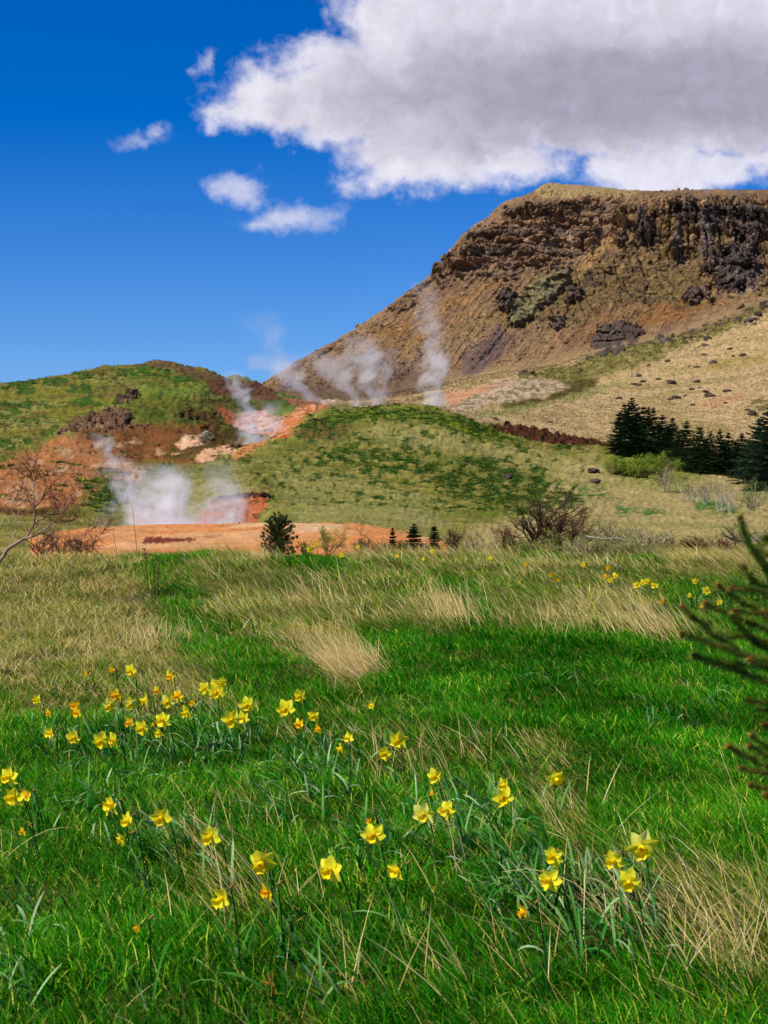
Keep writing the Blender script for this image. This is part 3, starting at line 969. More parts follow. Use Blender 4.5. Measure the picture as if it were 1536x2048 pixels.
def straw_amount(x, Y):
    """0 = fresh green, 1 = dead straw, where the photo shows each on the meadow"""
    px, py = gproj(x, Y)
    s = .14 + 0 * px
    put = lambda pts, val, soft=25, amp=25: pmask2(px, py, pts, soft, amp, x, Y) * 1.0
    def lay(pts, val, soft=25, amp=25, k=1.0):
        nonlocal s
        m = pmask2(px, py, pts, soft, amp, x, Y) * k
        s = s * (1 - m) + val * m
    lay([(-400, 1090), (2000, 1090), (2000, 1270), (-400, 1270)], .55, 20, 20)
    lay([(-400, 1110), (230, 1110), (300, 1200), (330, 1290), (420, 1370), (300, 1440), (-400, 1420)], .92)
    lay([(-400, 1395), (40, 1390), (30, 1450), (-400, 1480)], .4)
    lay([(90, 1340), (420, 1340), (480, 1420), (380, 1440), (120, 1430)], .75)
    lay([(300, 1110), (420, 1110), (420, 1130), (300, 1140)], .15, 12, 10)
    lay([(310, 1170), (380, 1160), (480, 1220), (560, 1290), (470, 1330), (370, 1290), (320, 1240)], .2, 30, 40)
    lay([(540, 1105), (700, 1110), (700, 1150), (560, 1150)], .08, 14, 12)
    lay([(380, 1150), (560, 1160), (700, 1260), (740, 1380), (640, 1360), (560, 1300), (440, 1220)], .6, 40, 40)
    lay([(570, 1250), (680, 1250), (740, 1350), (700, 1370), (600, 1310)], .8, 20, 20)
    lay([(700, 1130), (900, 1150), (940, 1250), (850, 1250), (760, 1200)], .55, 30, 34)
    lay([(880, 1160), (960, 1160), (1000, 1250), (960, 1280), (910, 1230)], .08, 12, 14)
    lay([(1040, 1105), (1350, 1105), (1340, 1125), (1050, 1130)], .06, 8, 8)
    lay([(1080, 1140), (1260, 1150), (1330, 1270), (1200, 1250), (1080, 1200)], .6, 30, 34)
    lay([(1330, 1110), (1700, 1110), (1700, 1150), (1350, 1150)], .85, 14, 10)
    lay([(1320, 1160), (1700, 1170), (1700, 1290), (1360, 1280)], .15, 18, 14)
    lay([(740, 1260), (1300, 1275), (1700, 1290), (1900, 1560), (1280, 1560), (1150, 1470), (850, 1450), (740, 1380)], .04, 22, 22)
    lay([(480, 1440), (860, 1420), (900, 1500), (1000, 1560), (980, 1680), (780, 1600), (600, 1520)], .22, 30, 30)
    lay([(1060, 1480), (1130, 1480), (1180, 1620), (1210, 1740), (1120, 1700), (1060, 1600)], .42, 18, 18)
    lay([(1260, 1700), (1420, 1740), (1560, 1760), (1600, 1990), (1440, 1960), (1330, 1830)], .55, 25, 25)
    lay([(-100, 1700), (260, 1720), (300, 1900), (200, 2100), (-200, 2100)], .12, 30, 30)
    lay([(300, 1640), (430, 1680), (560, 1830), (480, 1880), (360, 1760)], .45, 25, 20)
    lay([(500, 1850), (1200, 1900), (1300, 2100), (400, 2100)], .1, 30, 30)
    return np.clip(s, 0, 1), px, py


def mixcols(n, pal, wts):
    idx = rng.choice(len(pal), n, p=np.array(wts) / sum(wts))
    c = np.array([lin(p) for p in pal])[idx]
    return c * (.75 + .5 * rng.random(n))[:, None]


# fresh grass
for (cnt, y0, y1, pw) in ((640000, 3.3, 24.5, 1.25),):
    x, Y = scatter(cnt, y0, y1, pw)
    sa, px, py = straw_amount(x, Y)
    keep = rng.random(cnt) > sa * .8
    x, Y, sa, px, py = x[keep], Y[keep], sa[keep], px[keep], py[keep]
    n = len(x)
    tuft = perlin(x * 3.1, Y * 3.1, 5.5)
    patch = perlin(x * .8, Y * .8, 9.5) + .5 * perlin(x * 2, Y * 2, 2.5)
    ln = (.07 + .075 * rng.random(n) + .07 * np.clip(tuft, -.7, 1) + .03 * np.clip(patch, -1, 1)) * (1 - .3 * sa) * (1 + .25 * sstep(Y, 14, 22))
    wd = .0026 + .0022 * rng.random(n) + .00026 * Y
    lean = .15 + .55 * rng.random(n) ** 1.2
    laz = rng.normal(-1.5, 1.3, n) + 1.2 * patch
    curl = .15 + .45 * rng.random(n)
    cg = mixcols(n, [(10, 98, 0), (24, 124, 0), (58, 144, 4), (128, 172, 26), (186, 192, 72), (58, 124, 26)], [30, 30, 19, 10, 6, 4])
    f = np.clip(.5 + .9 * patch, 0, 1)[:, None]
    cg = cg * (.80 + .6 * f)
    ol = np.array(lin((150, 146, 40)))
    k = (np.clip(sa * .9 + .12 * patch, 0, .8) * rng.random(n))[:, None]
    cg = cg * (1 - k) + ol * k
    blades('grass', x, Y, ln, wd, lean, laz, curl, cg, M_blade, 'short deep green meadow grass covering the foreground', 'grass')

# long dead straw, combed down to the left
cnt = 380000
x, Y = scatter(cnt, 3.3, 24.8, 1.1)
sa, px, py = straw_amount(x, Y)
keep = rng.random(cnt) < np.clip(sa - .05, .01, 1) ** 1.4
x, Y, sa, px, py = x[keep], Y[keep], sa[keep], px[keep], py[keep]
n = len(x)
leftish = 1 - sstep(px, 250, 420)
ln = (.09 + .2 * rng.random(n) ** 1.5 + .06 * sstep(Y, 12, 16)) * (1 - .3 * leftish) * (1 + .5 * sstep(Y, 21, 23.5))
wd = .0018 + .0014 * rng.random(n) + .00022 * Y
lean = .55 + .6 * rng.random(n) + .2 * perlin(x * 1.5, Y * 1.5, 1)
laz = -1.25 + rng.normal(0, .6, n) + 1.5 * perlin(x * .9, Y * .9, 4) + leftish * rng.normal(0, 1.6, n)
curl = .05 + .3 * rng.random(n)
cs = mixcols(n, [(204, 182, 104), (218, 194, 124), (182, 160, 80), (158, 148, 56), (236, 222, 172), (134, 136, 40)], [24, 20, 20, 18, 6, 14])
blades('dry_grass', x, Y, ln, wd, lean, laz, curl, cs, M_straw, 'long bleached straw combed over among the green grass', 'dry grass')

# seeding / fallen stalks and the two fanned tussocks
xs, Ys, ls, azs, les, cs_ = [], [], [], [], [], []


def tussock(px, py, nb, length, az0, spread, rad, lean0=.8):
    Yt = 1
    # ground distance seen at this photo line
    ys = np.linspace(4, 24.5, 800)
    xx = (px - 768) / F * ys
    sy = 1024 - (ground(xx, ys) - CAMZ) / ys * F
    i = int(np.argmin(abs(sy - py)))
    for _ in range(nb):
        xs.append(xx[i] + random.gauss(0, rad))
        Ys.append(ys[i] + random.gauss(0, rad * 1.4))
        ls.append(length * random.uniform(.5, 1.1))
        azs.append(random.gauss(az0, spread * 1.6))
        les.append(lean0 + random.gauss(0, .2))


tussock(725, 1352, 650, .50, -1.1, .25, .14, .85)
tussock(700, 1335, 500, .45, -.9, .3, .16, .75)
tussock(915, 1240, 300, .55, -.8, .25, .22, .6)
tussock(1335, 1272, 240, .55, -.9, .22, .24, .7)
tussock(1240, 1245, 130, .5, -.9, .3, .3, .7)
tussock(1120, 1260, 120, .5, -.8, .3, .3, .6)
tussock(640, 1200, 150, .5, -.9, .35, .4, .6)
tussock(300, 1290, 240, .34, -.3, .5, .25, .5)
for (a, b, c) in ((1180, 1830, 60), (1300, 1850, 70), (1440, 1950, 80), (1500, 1900, 60), (520, 1830, 40), (980, 1720, 40), (1130, 1640, 30), (860, 1560, 40),
                  (430, 1700, 40), (960, 1500, 30), (1100, 1560, 20), (760, 1520, 40), (1380, 1870, 60), (1000, 1980, 30), (700, 1980, 20)):
    tussock(a, b, c, .38, -.9, .6, .16, .75)
xs, Ys, ls, azs, les = map(np.array, (xs, Ys, ls, azs, les))
n = len(xs)
blades('straw_tussock', xs, Ys, ls, .0022 + .00024 * Ys, les, azs, np.full(n, .12), mixcols(n, [(222, 196, 130), (206, 180, 112), (184, 162, 88), (234, 216, 164)], [3, 3, 2, 1]), M_straw,
       'pale tussocks of long straw fanned out over the grass', 'dry grass')

# strap-shaped grey-green daffodil leaves, in swathes round the flowers
sw = [(300, 1510, 150, 60, 170), (450, 1500, 60, 50, 60), (640, 1580, 90, 60, 90), (590, 1540, 60, 30, 30), (330, 1690, 110, 50, 70), (180, 1620, 70, 30, 40), (880, 1650, 90, 60, 90),
      (980, 1650, 70, 60, 60), (1110, 1800, 120, 60, 130), (1020, 1800, 60, 40, 40), (1280, 1800, 60, 50, 40), (760, 1720, 60, 40, 40), (560, 1640, 30, 30, 16), (60, 1880, 60, 60, 26),
      (30, 1980, 60, 40, 20), (1430, 1400, 60, 30, 26), (1340, 1440, 60, 30, 26), (1100, 1370, 60, 20, 26), (120, 1480, 70, 30, 40), (1230, 1900, 100, 60, 30), (620, 1960, 150, 60, 24),
      (1420, 1210, 60, 16, 60), (1290, 1190, 40, 12, 30)]
mb = MB()


def strap(mb, base, az, length, wid, lean, curl, col, n=6):
    d = Vector((math.sin(az), math.cos(az), 0))
    side = Vector((math.cos(az), -math.sin(az), 0))
    p = Vector(base)
    a = lean
    vs = []
    tw = random.uniform(-.9, .9)
    for i in range(n + 1):
        t = i / n
        wv = wid * (1 - .12 * t) * (1 if t < .85 else (1 - t) / .15 * .8 + .12)
        nrm = Vector((0, 0, 1)) * math.sin(a) - d * math.cos(a)
        s2 = side * math.cos(tw * t) + nrm * math.sin(tw * t)
        vs += [p - s2 * wv / 2, p + s2 * wv / 2]
        p = p + (d * math.sin(a) + Vector((0, 0, 1)) * math.cos(a)) * (length / n)
        a = min(a + curl / n, 2.7)
    fs = [(2 * i, 2 * i + 1, 2 * i + 3, 2 * i + 2) for i in range(n)]
    mb.add(vs, fs, col)


YT = np.linspace(3.6, 24.5, 1400)


def on_meadow(px, py, h=0.0):
    """point whose height above the meadow is h and which is seen at (px, py)"""
    xx = (px - 768) / F * YT
    sy = 1024 - (ground(xx, YT) + h - CAMZ) / YT * F
    i = int(np.argmax(sy <= py)) if (sy <= py).any() else len(YT) - 1
    return Vector((xx[i], YT[i], float(ground(xx[i], YT[i])[0])))


GL = [lin(c) for c in ((80, 138, 50), (112, 156, 80), (56, 126, 30), (30, 104, 12), (150, 182, 124), (20, 80, 6))]
for (a, b, sx, sy_, cn) in sw:
    for _ in range(int(cn * 1.45)):
        p = on_meadow(random.gauss(a, sx * .6), random.gauss(b, sy_ * .6))
        strap(mb, p, random.gauss(-1.4, 1.1), random.uniform(.14, .26), random.uniform(.008, .013), random.uniform(.1, .7), random.uniform(.3, 2.4), random.choice(GL))
tag(mb.build('daffodil_leaves', M_leaf), 'strap shaped grey green leaves in swathes around the daffodils', 'leaves', kind='stuff')

# ------------------------------------------------------------------ daffodils
YEL, YEL2, ORA, OR2 = lin((255, 246, 56)), lin((255, 250, 120)), lin((255, 212, 20)), lin((255, 186, 16))


def petal_mesh(var, pc):
    rr = random.Random(var)
    mb = MB()
    nu, nv = 6, 4
    vs = []
    cup = rr.uniform(-.25, .5)
    tw = rr.uniform(-.5, .5)
    Lp = rr.uniform(.9, 1.05)
    Wp = rr.uniform(.72, .9)
    for i in range(nu + 1):
        t = i / nu
        wv = Wp * (math.sin(math.pi * (.12 + .83 * t) ** .8) * .5 + .03) * (1 if t < .9 else .55)
        for j in range(nv + 1):
            s_ = (j / nv - .5) * 2
            x = s_ * wv
            z = t * Lp
            y = cup * t * t * .45 - abs(s_) * wv * .28 + math.sin(s_ * 3 + var) * .03 * t + tw * s_ * wv * t
            vs.append((x, y, z + .12))
    fs = [(i * (nv + 1) + j, i * (nv + 1) + j + 1, (i + 1) * (nv + 1) + j + 1, (i + 1) * (nv + 1) + j) for i in range(nu) for j in range(nv)]
    mb.add(vs, fs, pc)
    return mb


def trumpet_mb(var, tc):
    rr = random.Random(var + 99)
    mb = MB()
    prof = [(.10, .0), (.17, -.12), (.22, -.35), (.26, -.6), (.33, -.78), (.42, -.88)]
    n = 18
    vs, cs__ = [], []
    for i, (r, y) in enumerate(prof):
        for k in range(n):
            a = 2 * math.pi * k / n
            fr_ = 1 + (.14 * math.sin(a * 6 + var) + .08 * rr.uniform(-1, 1)) * (i / 5) ** 2
            vs.append((math.cos(a) * r * fr_, y - .05 * math.sin(a * 5) * (i / 5) ** 3, math.sin(a) * r * fr_))
    fs = [(i * n + k, i * n + (k + 1) % n, (i + 1) * n + (k + 1) % n, (i + 1) * n + k) for i in range(5) for k in range(n)]
    mb.add(vs, fs, tc)
    b = len(mb.v)
    mb.add([(0, -.02, 0)], [], OR2)
    mb.f += [(k, (k + 1) % n, b) for k in range(n)]
    # stamens
    for k in range(5):
        a = k * 1.256
        mb.tube([(.05 * math.cos(a), 0, .05 * math.sin(a)), (.07 * math.cos(a), -.5, .07 * math.sin(a))], [.018, .03], 4, OR2)
    return mb


PETAL = {}
for kind_, pc in (('y', YEL), ('p', YEL2), ('o', lin((255, 216, 30)))):
    PETAL[kind_] = [petal_mesh(v, pc).mesh('petal', M_petal) for v in range(6)]
TRUMP = {k: [trumpet_mb(v, c).mesh('trumpet', M_petal) for v in range(3)] for k, c in (('y', lin((255, 224, 20))), ('p', lin((255, 230, 34))), ('o', OR2))}
STEMC = lin((34, 78, 26))


def head_matrix(top, size, yaw, pitch, roll):
    m = Matrix.Translation(top) @ Matrix.Rotation(yaw, 4, 'Z') @ Matrix.Rotation(pitch, 4, 'X') @ Matrix.Rotation(roll, 4, 'Y')
    return m @ Matrix.Scale(size, 4)


def petal_mats(rr, spread):
    out = []
    for k in range(6):
        a = k * math.pi / 3 + rr.uniform(-.12, .12)
        back = spread + rr.uniform(-.22, .22) + (.08 if k % 2 else 0)
        m = Matrix.Rotation(a, 4, 'Y') @ Matrix.Translation((0, .02 * (k % 2), 0)) @ Matrix.Rotation(back, 4, 'X') @ Matrix.Diagonal((rr.uniform(.85, 1.1), 1, rr.uniform(.88, 1.06), 1))
        out.append(m)
    return out


def daffodil(px, py, s, kd, label, face, spread=.05):
    """px, py: the flower head in the photo; s: its width there; face: degrees it is turned to the left"""
    rr = random.Random(int(px * 7 + py))
    hh = rr.uniform(.23, .33) if s > 15 else rr.uniform(.2, .3)
    if kd == 'o' and s < 19:
        hh *= .85
    p = on_meadow(px, py, hh)
    size = s / F * p.y * .66
    size = max(.02, min(size, .066))
    yaw = R(-face)
    pitch = R(rr.uniform(4, 22))
    off = rr.uniform(.03, .1) * (1 if face > 5 else rr.choice([-1, 1]) * .4)
    bx, by = p.x + off + rr.uniform(-.02, .04), p.y + rr.uniform(.0, .07)
    bz = float(ground(bx, by)[0])
    root = empty('daffodil', (bx, by, bz))
    tag(root, label, 'daffodil', 'yellow daffodils in the meadow')
    top = Vector((p.x - bx, p.y - by, p.z + hh - bz))
    HM = head_matrix(top, size, yaw, pitch, rr.uniform(0, 1))
    back = (HM.to_3x3() @ Vector((0, 1, 0))).normalized()
    # stem: up from the base, over the neck, into the back of the flower
    A = Vector((0, 0, -.02))
    Bq = top + back * .035 + Vector((0, 0, .012))
    E_ = top + back * .004
    pts = []
    for i in range(7):
        t = i / 6
        c1 = A.lerp(Vector((Bq.x * .2, Bq.y * .2, Bq.z * .6)), t)
        c2 = Vector((Bq.x * .2, Bq.y * .2, Bq.z * .6)).lerp(Bq, t)
        pts.append(c1.lerp(c2, t))
    pts += [Bq.lerp(E_, .5) + Vector((0, 0, .006)), E_]
    far = s < 13
    sm = MB()
    sr = .0028 if not far else .004
    sm.tube(pts, [sr] * 7 + [sr * .8, sr * 1.5], 5, STEMC)
    if far:
        # too small in the photo to show its parts: stem and one flower head
        fm = MB()
        pm = petal_mats(rr, spread)
        for k, m in enumerate(pm):
            src = PETAL[kd][(k + int(px)) % 6]
            fm.add([HM @ m @ v.co for v in src.vertices], [tuple(q.vertices) for q in src.polygons], YEL if kd != 'o' else ORA)
        src = TRUMP[kd][int(px) % 3]
        fm.add([HM @ v.co for v in src.vertices], [tuple(q.vertices) for q in src.polygons], ORA if kd != 'o' else OR2)
        sm.build('stem', M_leaf, root)
        fm.build('flower_head', M_petal, root)
        return root
    sm.build('stem', M_leaf, root)
    # papery brown sheath at the neck
    sh = MB()
    sh.tube([Bq + back * -.004, Bq + Vector((0, 0, .004)) + back * .006, Bq + back * .022 + Vector((0, 0, .008))], [.004, .005, .001], 5, lin((150, 112, 66)))
    sh.build('sheath', M_straw, root)
    pm = petal_mats(rr, spread)
    for k, m in enumerate(pm):
        o = bpy.data.objects.new('petal', PETAL[kd if rr.random() < .8 else 'y'][rr.randrange(6)])
        C.objects.link(o)
        o.parent = root
        o.matrix_local = HM @ m
    o = bpy.data.objects.new('trumpet', TRUMP[kd][rr.randrange(3)])
    C.objects.link(o)
    o.parent = root
    o.matrix_local = HM
    for k in range(3 if s > 20 else 2):
        lm = MB()
        strap(lm, (rr.uniform(-.02, .02), rr.uniform(-.02, .02), -.01), rr.uniform(-2.6, .6), rr.uniform(.18, .28), rr.uniform(.008, .012), rr.uniform(.05, .5), rr.uniform(.2, 1.6), GL[rr.randrange(6)])
        lm.build('leaf', M_leaf, root)
    return root


DAFF = [
 # photo x, y, width, colour, turned left (deg), label
 (175, 1347, 12, 'o', 60, 'tiny orange daffodil farthest left on the straw behind the back cluster'),
 (225, 1340, 11, 'o', 30, 'tiny deep yellow daffodil low in the straw just left of a taller open one'),
 (262, 1342, 22, 'y', 15, 'wide open yellow daffodil standing alone at the back above the left cluster'),
 (342, 1352, 18, 'o', 40, 'orange daffodil hanging from a dark arched stem above the left cluster'),
 (410, 1377, 20, 'y', 5, 'left flower of the tight yellow bunch topping the left cluster'),
 (429, 1368, 16, 'y', 20, 'small daffodil tucked behind the middle of the tight yellow bunch'),
 (442, 1366, 18, 'y', -20, 'topmost right daffodil of the tight yellow bunch'),
 (434, 1386, 28, 'y', 5, 'largest front daffodil of the tight yellow bunch, facing forward'),
 (315, 1381, 15, 'o', 30, 'small orange yellow daffodil above a side-turned one in the left cluster'),
 (233, 1391, 23, 'o', 35, 'deep yellow daffodil above and right of a pale open one at the straw edge'),
 (220, 1410, 25, 'p', 8, 'pale yellow open daffodil below a deeper yellow one at the straw edge'),
 (262, 1409, 24, 'p', 6, 'pale open daffodil in the middle of the left cluster, right of another pale one'),
 (296, 1400, 26, 'y', 85, 'daffodil seen side on in the left cluster with spread petals'),
 (337, 1403, 28, 'p', 12, 'large pale daffodil overlapping a deep yellow one behind it'),
 (356, 1393, 20, 'o', 30, 'deep yellow daffodil right behind the large pale one'),
 (387, 1406, 15, 'o', 50, 'small orange daffodil between the left cluster and the tight yellow bunch'),
 (375, 1425, 23, 'y', 45, 'nodding yellow daffodil below the small orange one'),
 (327, 1440, 28, 'y', 30, 'full yellow daffodil at the centre front of the left cluster'),
 (309, 1449, 11, 'o', 70, 'little orange flower peeping out left of the full yellow one'),
 (261, 1446, 19, 'o', 40, 'orange yellow daffodil low at the left cluster, nodding left'),
 (286, 1455, 26, 'y', 25, 'five pointed yellow daffodil below the middle of the left cluster'),
 (322, 1465, 21, 'y', 55, 'lowest daffodil under the full yellow one, half hidden by a dark stem'),
 (203, 1482, 29, 'y', 10, 'big round daffodil at the lower left end of the cluster beside another'),
 (231, 1479, 25, 'y', 50, 'daffodil touching the big round one on its right side'),
 (464, 1439, 32, 'y', 10, 'large daffodil in front at the left of a touching pair below the bunch'),
 (488, 1436, 21, 'y', 35, 'smaller daffodil at the right of a touching pair below the bunch'),
 (495, 1410, 27, 'y', 8, 'open daffodil directly above the touching pair'),
 (75, 1399, 18, 'y', 35, 'small yellow daffodil by itself near the far left straw'),
 (102, 1425, 19, 'o', 70, 'orange daffodil nodding down left of a stacked pair'),
 (150, 1411, 18, 'o', 30, 'upper flower of the stacked orange yellow pair on the left'),
 (156, 1427, 19, 'o', 35, 'lower flower of the stacked orange yellow pair on the left'),
 (104, 1466, 24, 'y', 50, 'yellow daffodil turned left at the left end of the dark green leaves'),
 (149, 1474, 25, 'y', 15, 'round yellow daffodil in the leaves between a left turned one and a touching pair'),
 (572, 1418, 30, 'y', 8, 'large open daffodil standing in straw between the left cluster and the meadow centre'),
 (600, 1391, 22, 'y', 20, 'daffodil on a tall dark stem, highest of the loose central group'),
 (628, 1432, 20, 'y', 15, 'small yellow daffodil right of the large open one in the straw'),
 (599, 1449, 18, 'o', 30, 'blurred orange daffodil low between two yellow ones in the central group'),
 (641, 1457, 19, 'o', 75, 'orange daffodil facing left with a dark stem, lowest of the central group'),
 (748, 1412, 18, 'y', 70, 'single slim daffodil by itself at the edge of the plain green grass'),
 (698, 1476, 20, 'y', 40, 'upper of two ragged daffodils in the straw at mid meadow'),
 (686, 1497, 22, 'y', 88, 'lower ragged daffodil with thin petals at mid meadow'),
 (797, 1480, 30, 'y', 12, 'bright upper daffodil of a close pair in the middle of the meadow'),
 (771, 1507, 26, 'y', 25, 'lower left daffodil of a close pair in the middle of the meadow'),
 (20, 1554, 32, 'y', 30, 'upper daffodil of three at the left edge of the photo'),
 (30, 1593, 34, 'y', 25, 'lower left daffodil of three at the left edge, overlapping its neighbour'),
 (54, 1592, 26, 'o', 45, 'deep yellow daffodil behind its neighbour, right one of three at the left edge'),
 (227, 1609, 34, 'y', 55, 'daffodil with ragged upper petals, top of a line of three going down right'),
 (257, 1643, 28, 'y', 30, 'middle daffodil of a line of three, just above a thin side view one'),
 (249, 1677, 26, 'y', 85, 'thin side view daffodil, lowest of a line of three'),
 (324, 1634, 34, 'y', 15, 'full round daffodil with a long straight dark stem right of a line of three'),
 (46, 1663, 14, 'o', 40, 'tiny orange flower above the diagonal straw stalk at far left'),
 (422, 1671, 36, 'y', 30, 'big daffodil with raised upper petal where straw stalks cross'),
 (526, 1724, 46, 'y', 15, 'largest daffodil of the lower left, beside broad dark leaves'),
 (662, 1739, 42, 'y', 25, 'broad daffodil with brown neck alone at bottom centre'),
 (446, 1796, 40, 'y', 45, 'daffodil facing down left, lowest large one at the left'),
 (539, 1783, 29, 'o', 60, 'closing daffodil seen from below the largest lower left one'),
 (279, 1854, 18, 'o', 80, 'small withered orange flower at the bottom left'),
 (748, 1671, 38, 'y', 15, 'round daffodil beside grey leaves, just left of the frontmost slim one'),
 (740, 1642, 10, 'o', 50, 'tiny orange bud above a round daffodil near the centre'),
 (870, 1553, 26, 'y', 10, 'small star shaped daffodil standing above a withered orange one'),
 (868, 1586, 15, 'o', 80, 'withered orange flower hanging under a star shaped daffodil'),
 (848, 1630, 34, 'p', 12, 'pale left daffodil of a level pair right of centre'),
 (896, 1620, 32, 'y', 35, 'right daffodil of a level pair right of centre'),
 (1011, 1569, 26, 'y', 50, 'upper daffodil of a stacked pair right of centre'),
 (1007, 1595, 34, 'y', 5, 'lower star shaped daffodil of a stacked pair right of centre'),
 (1110, 1557, 30, 'y', -25, 'daffodil facing right in front of the bare pinkish straw patch'),
 (800, 1741, 36, 'y', 60, 'slim daffodil turned sideways with drooping petals at bottom centre'),
 (1108, 1714, 34, 'y', 30, 'upper daffodil of two nodding above the blue green leaves'),
 (1101, 1758, 38, 'y', 40, 'lower daffodil of two nodding above the blue green leaves'),
 (1053, 1823, 30, 'o', 75, 'shrivelled orange daffodil low among the blue green leaves'),
 (1230, 1721, 37, 'y', 45, 'left daffodil of the group of three at lower right, petals swept back'),
 (1283, 1692, 50, 'p', 8, 'largest daffodil in the photo, wide open at the top of the lower right three'),
 (1259, 1762, 40, 'y', 20, 'nodding daffodil at the bottom of the lower right three'),
 (1274, 1170, 12, 'y', 10, 'leftmost of four small distant daffodils in a row at right'),
 (1287, 1165, 12, 'y', 30, 'second from left of four small distant daffodils in a row'),
 (1297, 1164, 12, 'y', 0, 'third from left of four small distant daffodils in a row'),
 (1310, 1171, 12.5, 'y', 40, 'rightmost of four small distant daffodils in a row'),
 (1391, 1162, 11, 'y', 10, 'distant daffodil on a dark stem above the branch tips of the near spruce'),
 (1413, 1181, 13.5, 'y', 5, 'brightest open distant daffodil just above the near spruce'),
 (1379, 1191, 8, 'y', 30, 'tiny distant daffodil left of the brightest one near the spruce'),
 (1440, 1204, 12, 'y', 50, 'distant daffodil half behind the near spruce twigs'),
 (1404, 1211, 9, 'o', 20, 'distant orange daffodil next to a spruce bud'),
 (1169, 1129, 11, 'y', 60, 'upright distant daffodil alone in straw left of a small loose group'),
 (1216, 1136, 8, 'o', 40, 'dull orange speck of a daffodil, top of a small loose distant group'),
 (1213, 1153, 8, 'o', 20, 'left daffodil of a small loose distant group in the straw'),
 (1220, 1161, 9, 'y', 20, 'bottom daffodil of a small loose distant group in the straw'),
 (1231, 1152, 11, 'y', 35, 'right and largest daffodil of a small loose distant group in the straw'),
 (1102, 1150, 8, 'o', 20, 'small distant orange yellow daffodil in straw right of centre'),
 (1050, 1130, 7, 'o', 20, 'faint distant daffodil in straw in front of the big dark bush'),
 (981, 1116, 7, 'y', 20, 'tiny distant daffodil in front of the small bush left of the big dark one'),
 (865, 1103, 8, 'y', 20, 'far daffodil at the meadow edge below the tiny spruce'),
 (849, 1118, 8, 'y', 70, 'far daffodil lying sideways below the one at the meadow edge'),
 (795, 1113, 7, 'y', 30, 'very small far daffodil in straw right of the leafy shrub'),
 (1325, 1203, 8, 'o', 30, 'dull distant daffodil below the row of four'),
 (1117, 1161, 7, 'o', 30, 'faded distant daffodil just right of an orange yellow one'),
 (620, 1099, 12, 'y', 0, 'far open daffodil at the meadow edge right of the bushy pine'),
 (630, 1088, 9, 'y', 20, 'far daffodil just above and right of the open one by the pine'),
 (683, 1110, 9, 'y', 10, 'far daffodil in straw below the leafy shrub'),
 (717, 1088, 8, 'y', 40, 'far daffodil at the meadow edge right of the leafy shrub'),
]
for d in DAFF:
    daffodil(d[0], d[1], d[2], d[3], d[5], d[4], spread=.05 if d[4] < 50 else .35)

#PART2
# ------------------------------------------------------------------ loose rock and low growth on the hills
def chunks_base(k, seed):
    """angular rock lumps: points on a ball flattened by random planes"""
    r_ = np.random.default_rng(seed)
    out = []
    phi = (1 + 5 ** .5) / 2
    iv = np.array([(-1, phi, 0), (1, phi, 0), (-1, -phi, 0), (1, -phi, 0), (0, -1, phi), (0, 1, phi), (0, -1, -phi), (0, 1, -phi), (phi, 0, -1), (phi, 0, 1), (-phi, 0, -1), (-phi, 0, 1)], float)
    iv /= np.linalg.norm(iv[0])
    fc_ = np.array([(0, 11, 5), (0, 5, 1), (0, 1, 7), (0, 7, 10), (0, 10, 11), (1, 5, 9), (5, 11, 4), (11, 10, 2), (10, 7, 6), (7, 1, 8), (3, 9, 4), (3, 4, 2), (3, 2, 6), (3, 6, 8), (3, 8, 9), (4, 9, 5), (2, 4, 11), (6, 2, 10), (8, 6, 7), (9, 8, 1)])
    for _ in range(k):
        v = iv * r_.uniform(.75, 1.15, (12, 1)) * r_.uniform((.8, .7, .55), (1.3, 1.1, .95))
        out.append(v)
    return out, fc_


def rotm(n):
    q = rng.normal(size=(n, 4))
    q /= np.linalg.norm(q, axis=1)[:, None]
    a, b, c, d = q.T
    return np.stack([1 - 2 * (c * c + d * d), 2 * (b * c - a * d), 2 * (b * d + a * c), 2 * (b * c + a * d), 1 - 2 * (b * b + d * d), 2 * (c * d - a * b), 2 * (b * d - a * c), 2 * (c * d + a * b), 1 - 2 * (b * b + c * c)], 1).reshape(n, 3, 3)


def scatter_chunks(name, P, size, cols, mat, label, cat):
    base, fc_ = chunks_base(14, 4)
    B = np.array(base)
    n = len(P)
    V_ = B[rng.integers(0, 14, n)]
    V_ = np.einsum('nij,nkj->nki', rotm(n), V_) * size[:, None, None] + P[:, None, :]
    flat = (fc_[None] + (np.arange(n) * 12)[:, None, None]).reshape(-1)
    o = mesh_np(name, V_.reshape(-1, 3), flat, np.full(n * 20, 3), mat, np.repeat(cols, 12, 0), smooth=False)
    return tag(o, label, cat, kind='stuff')


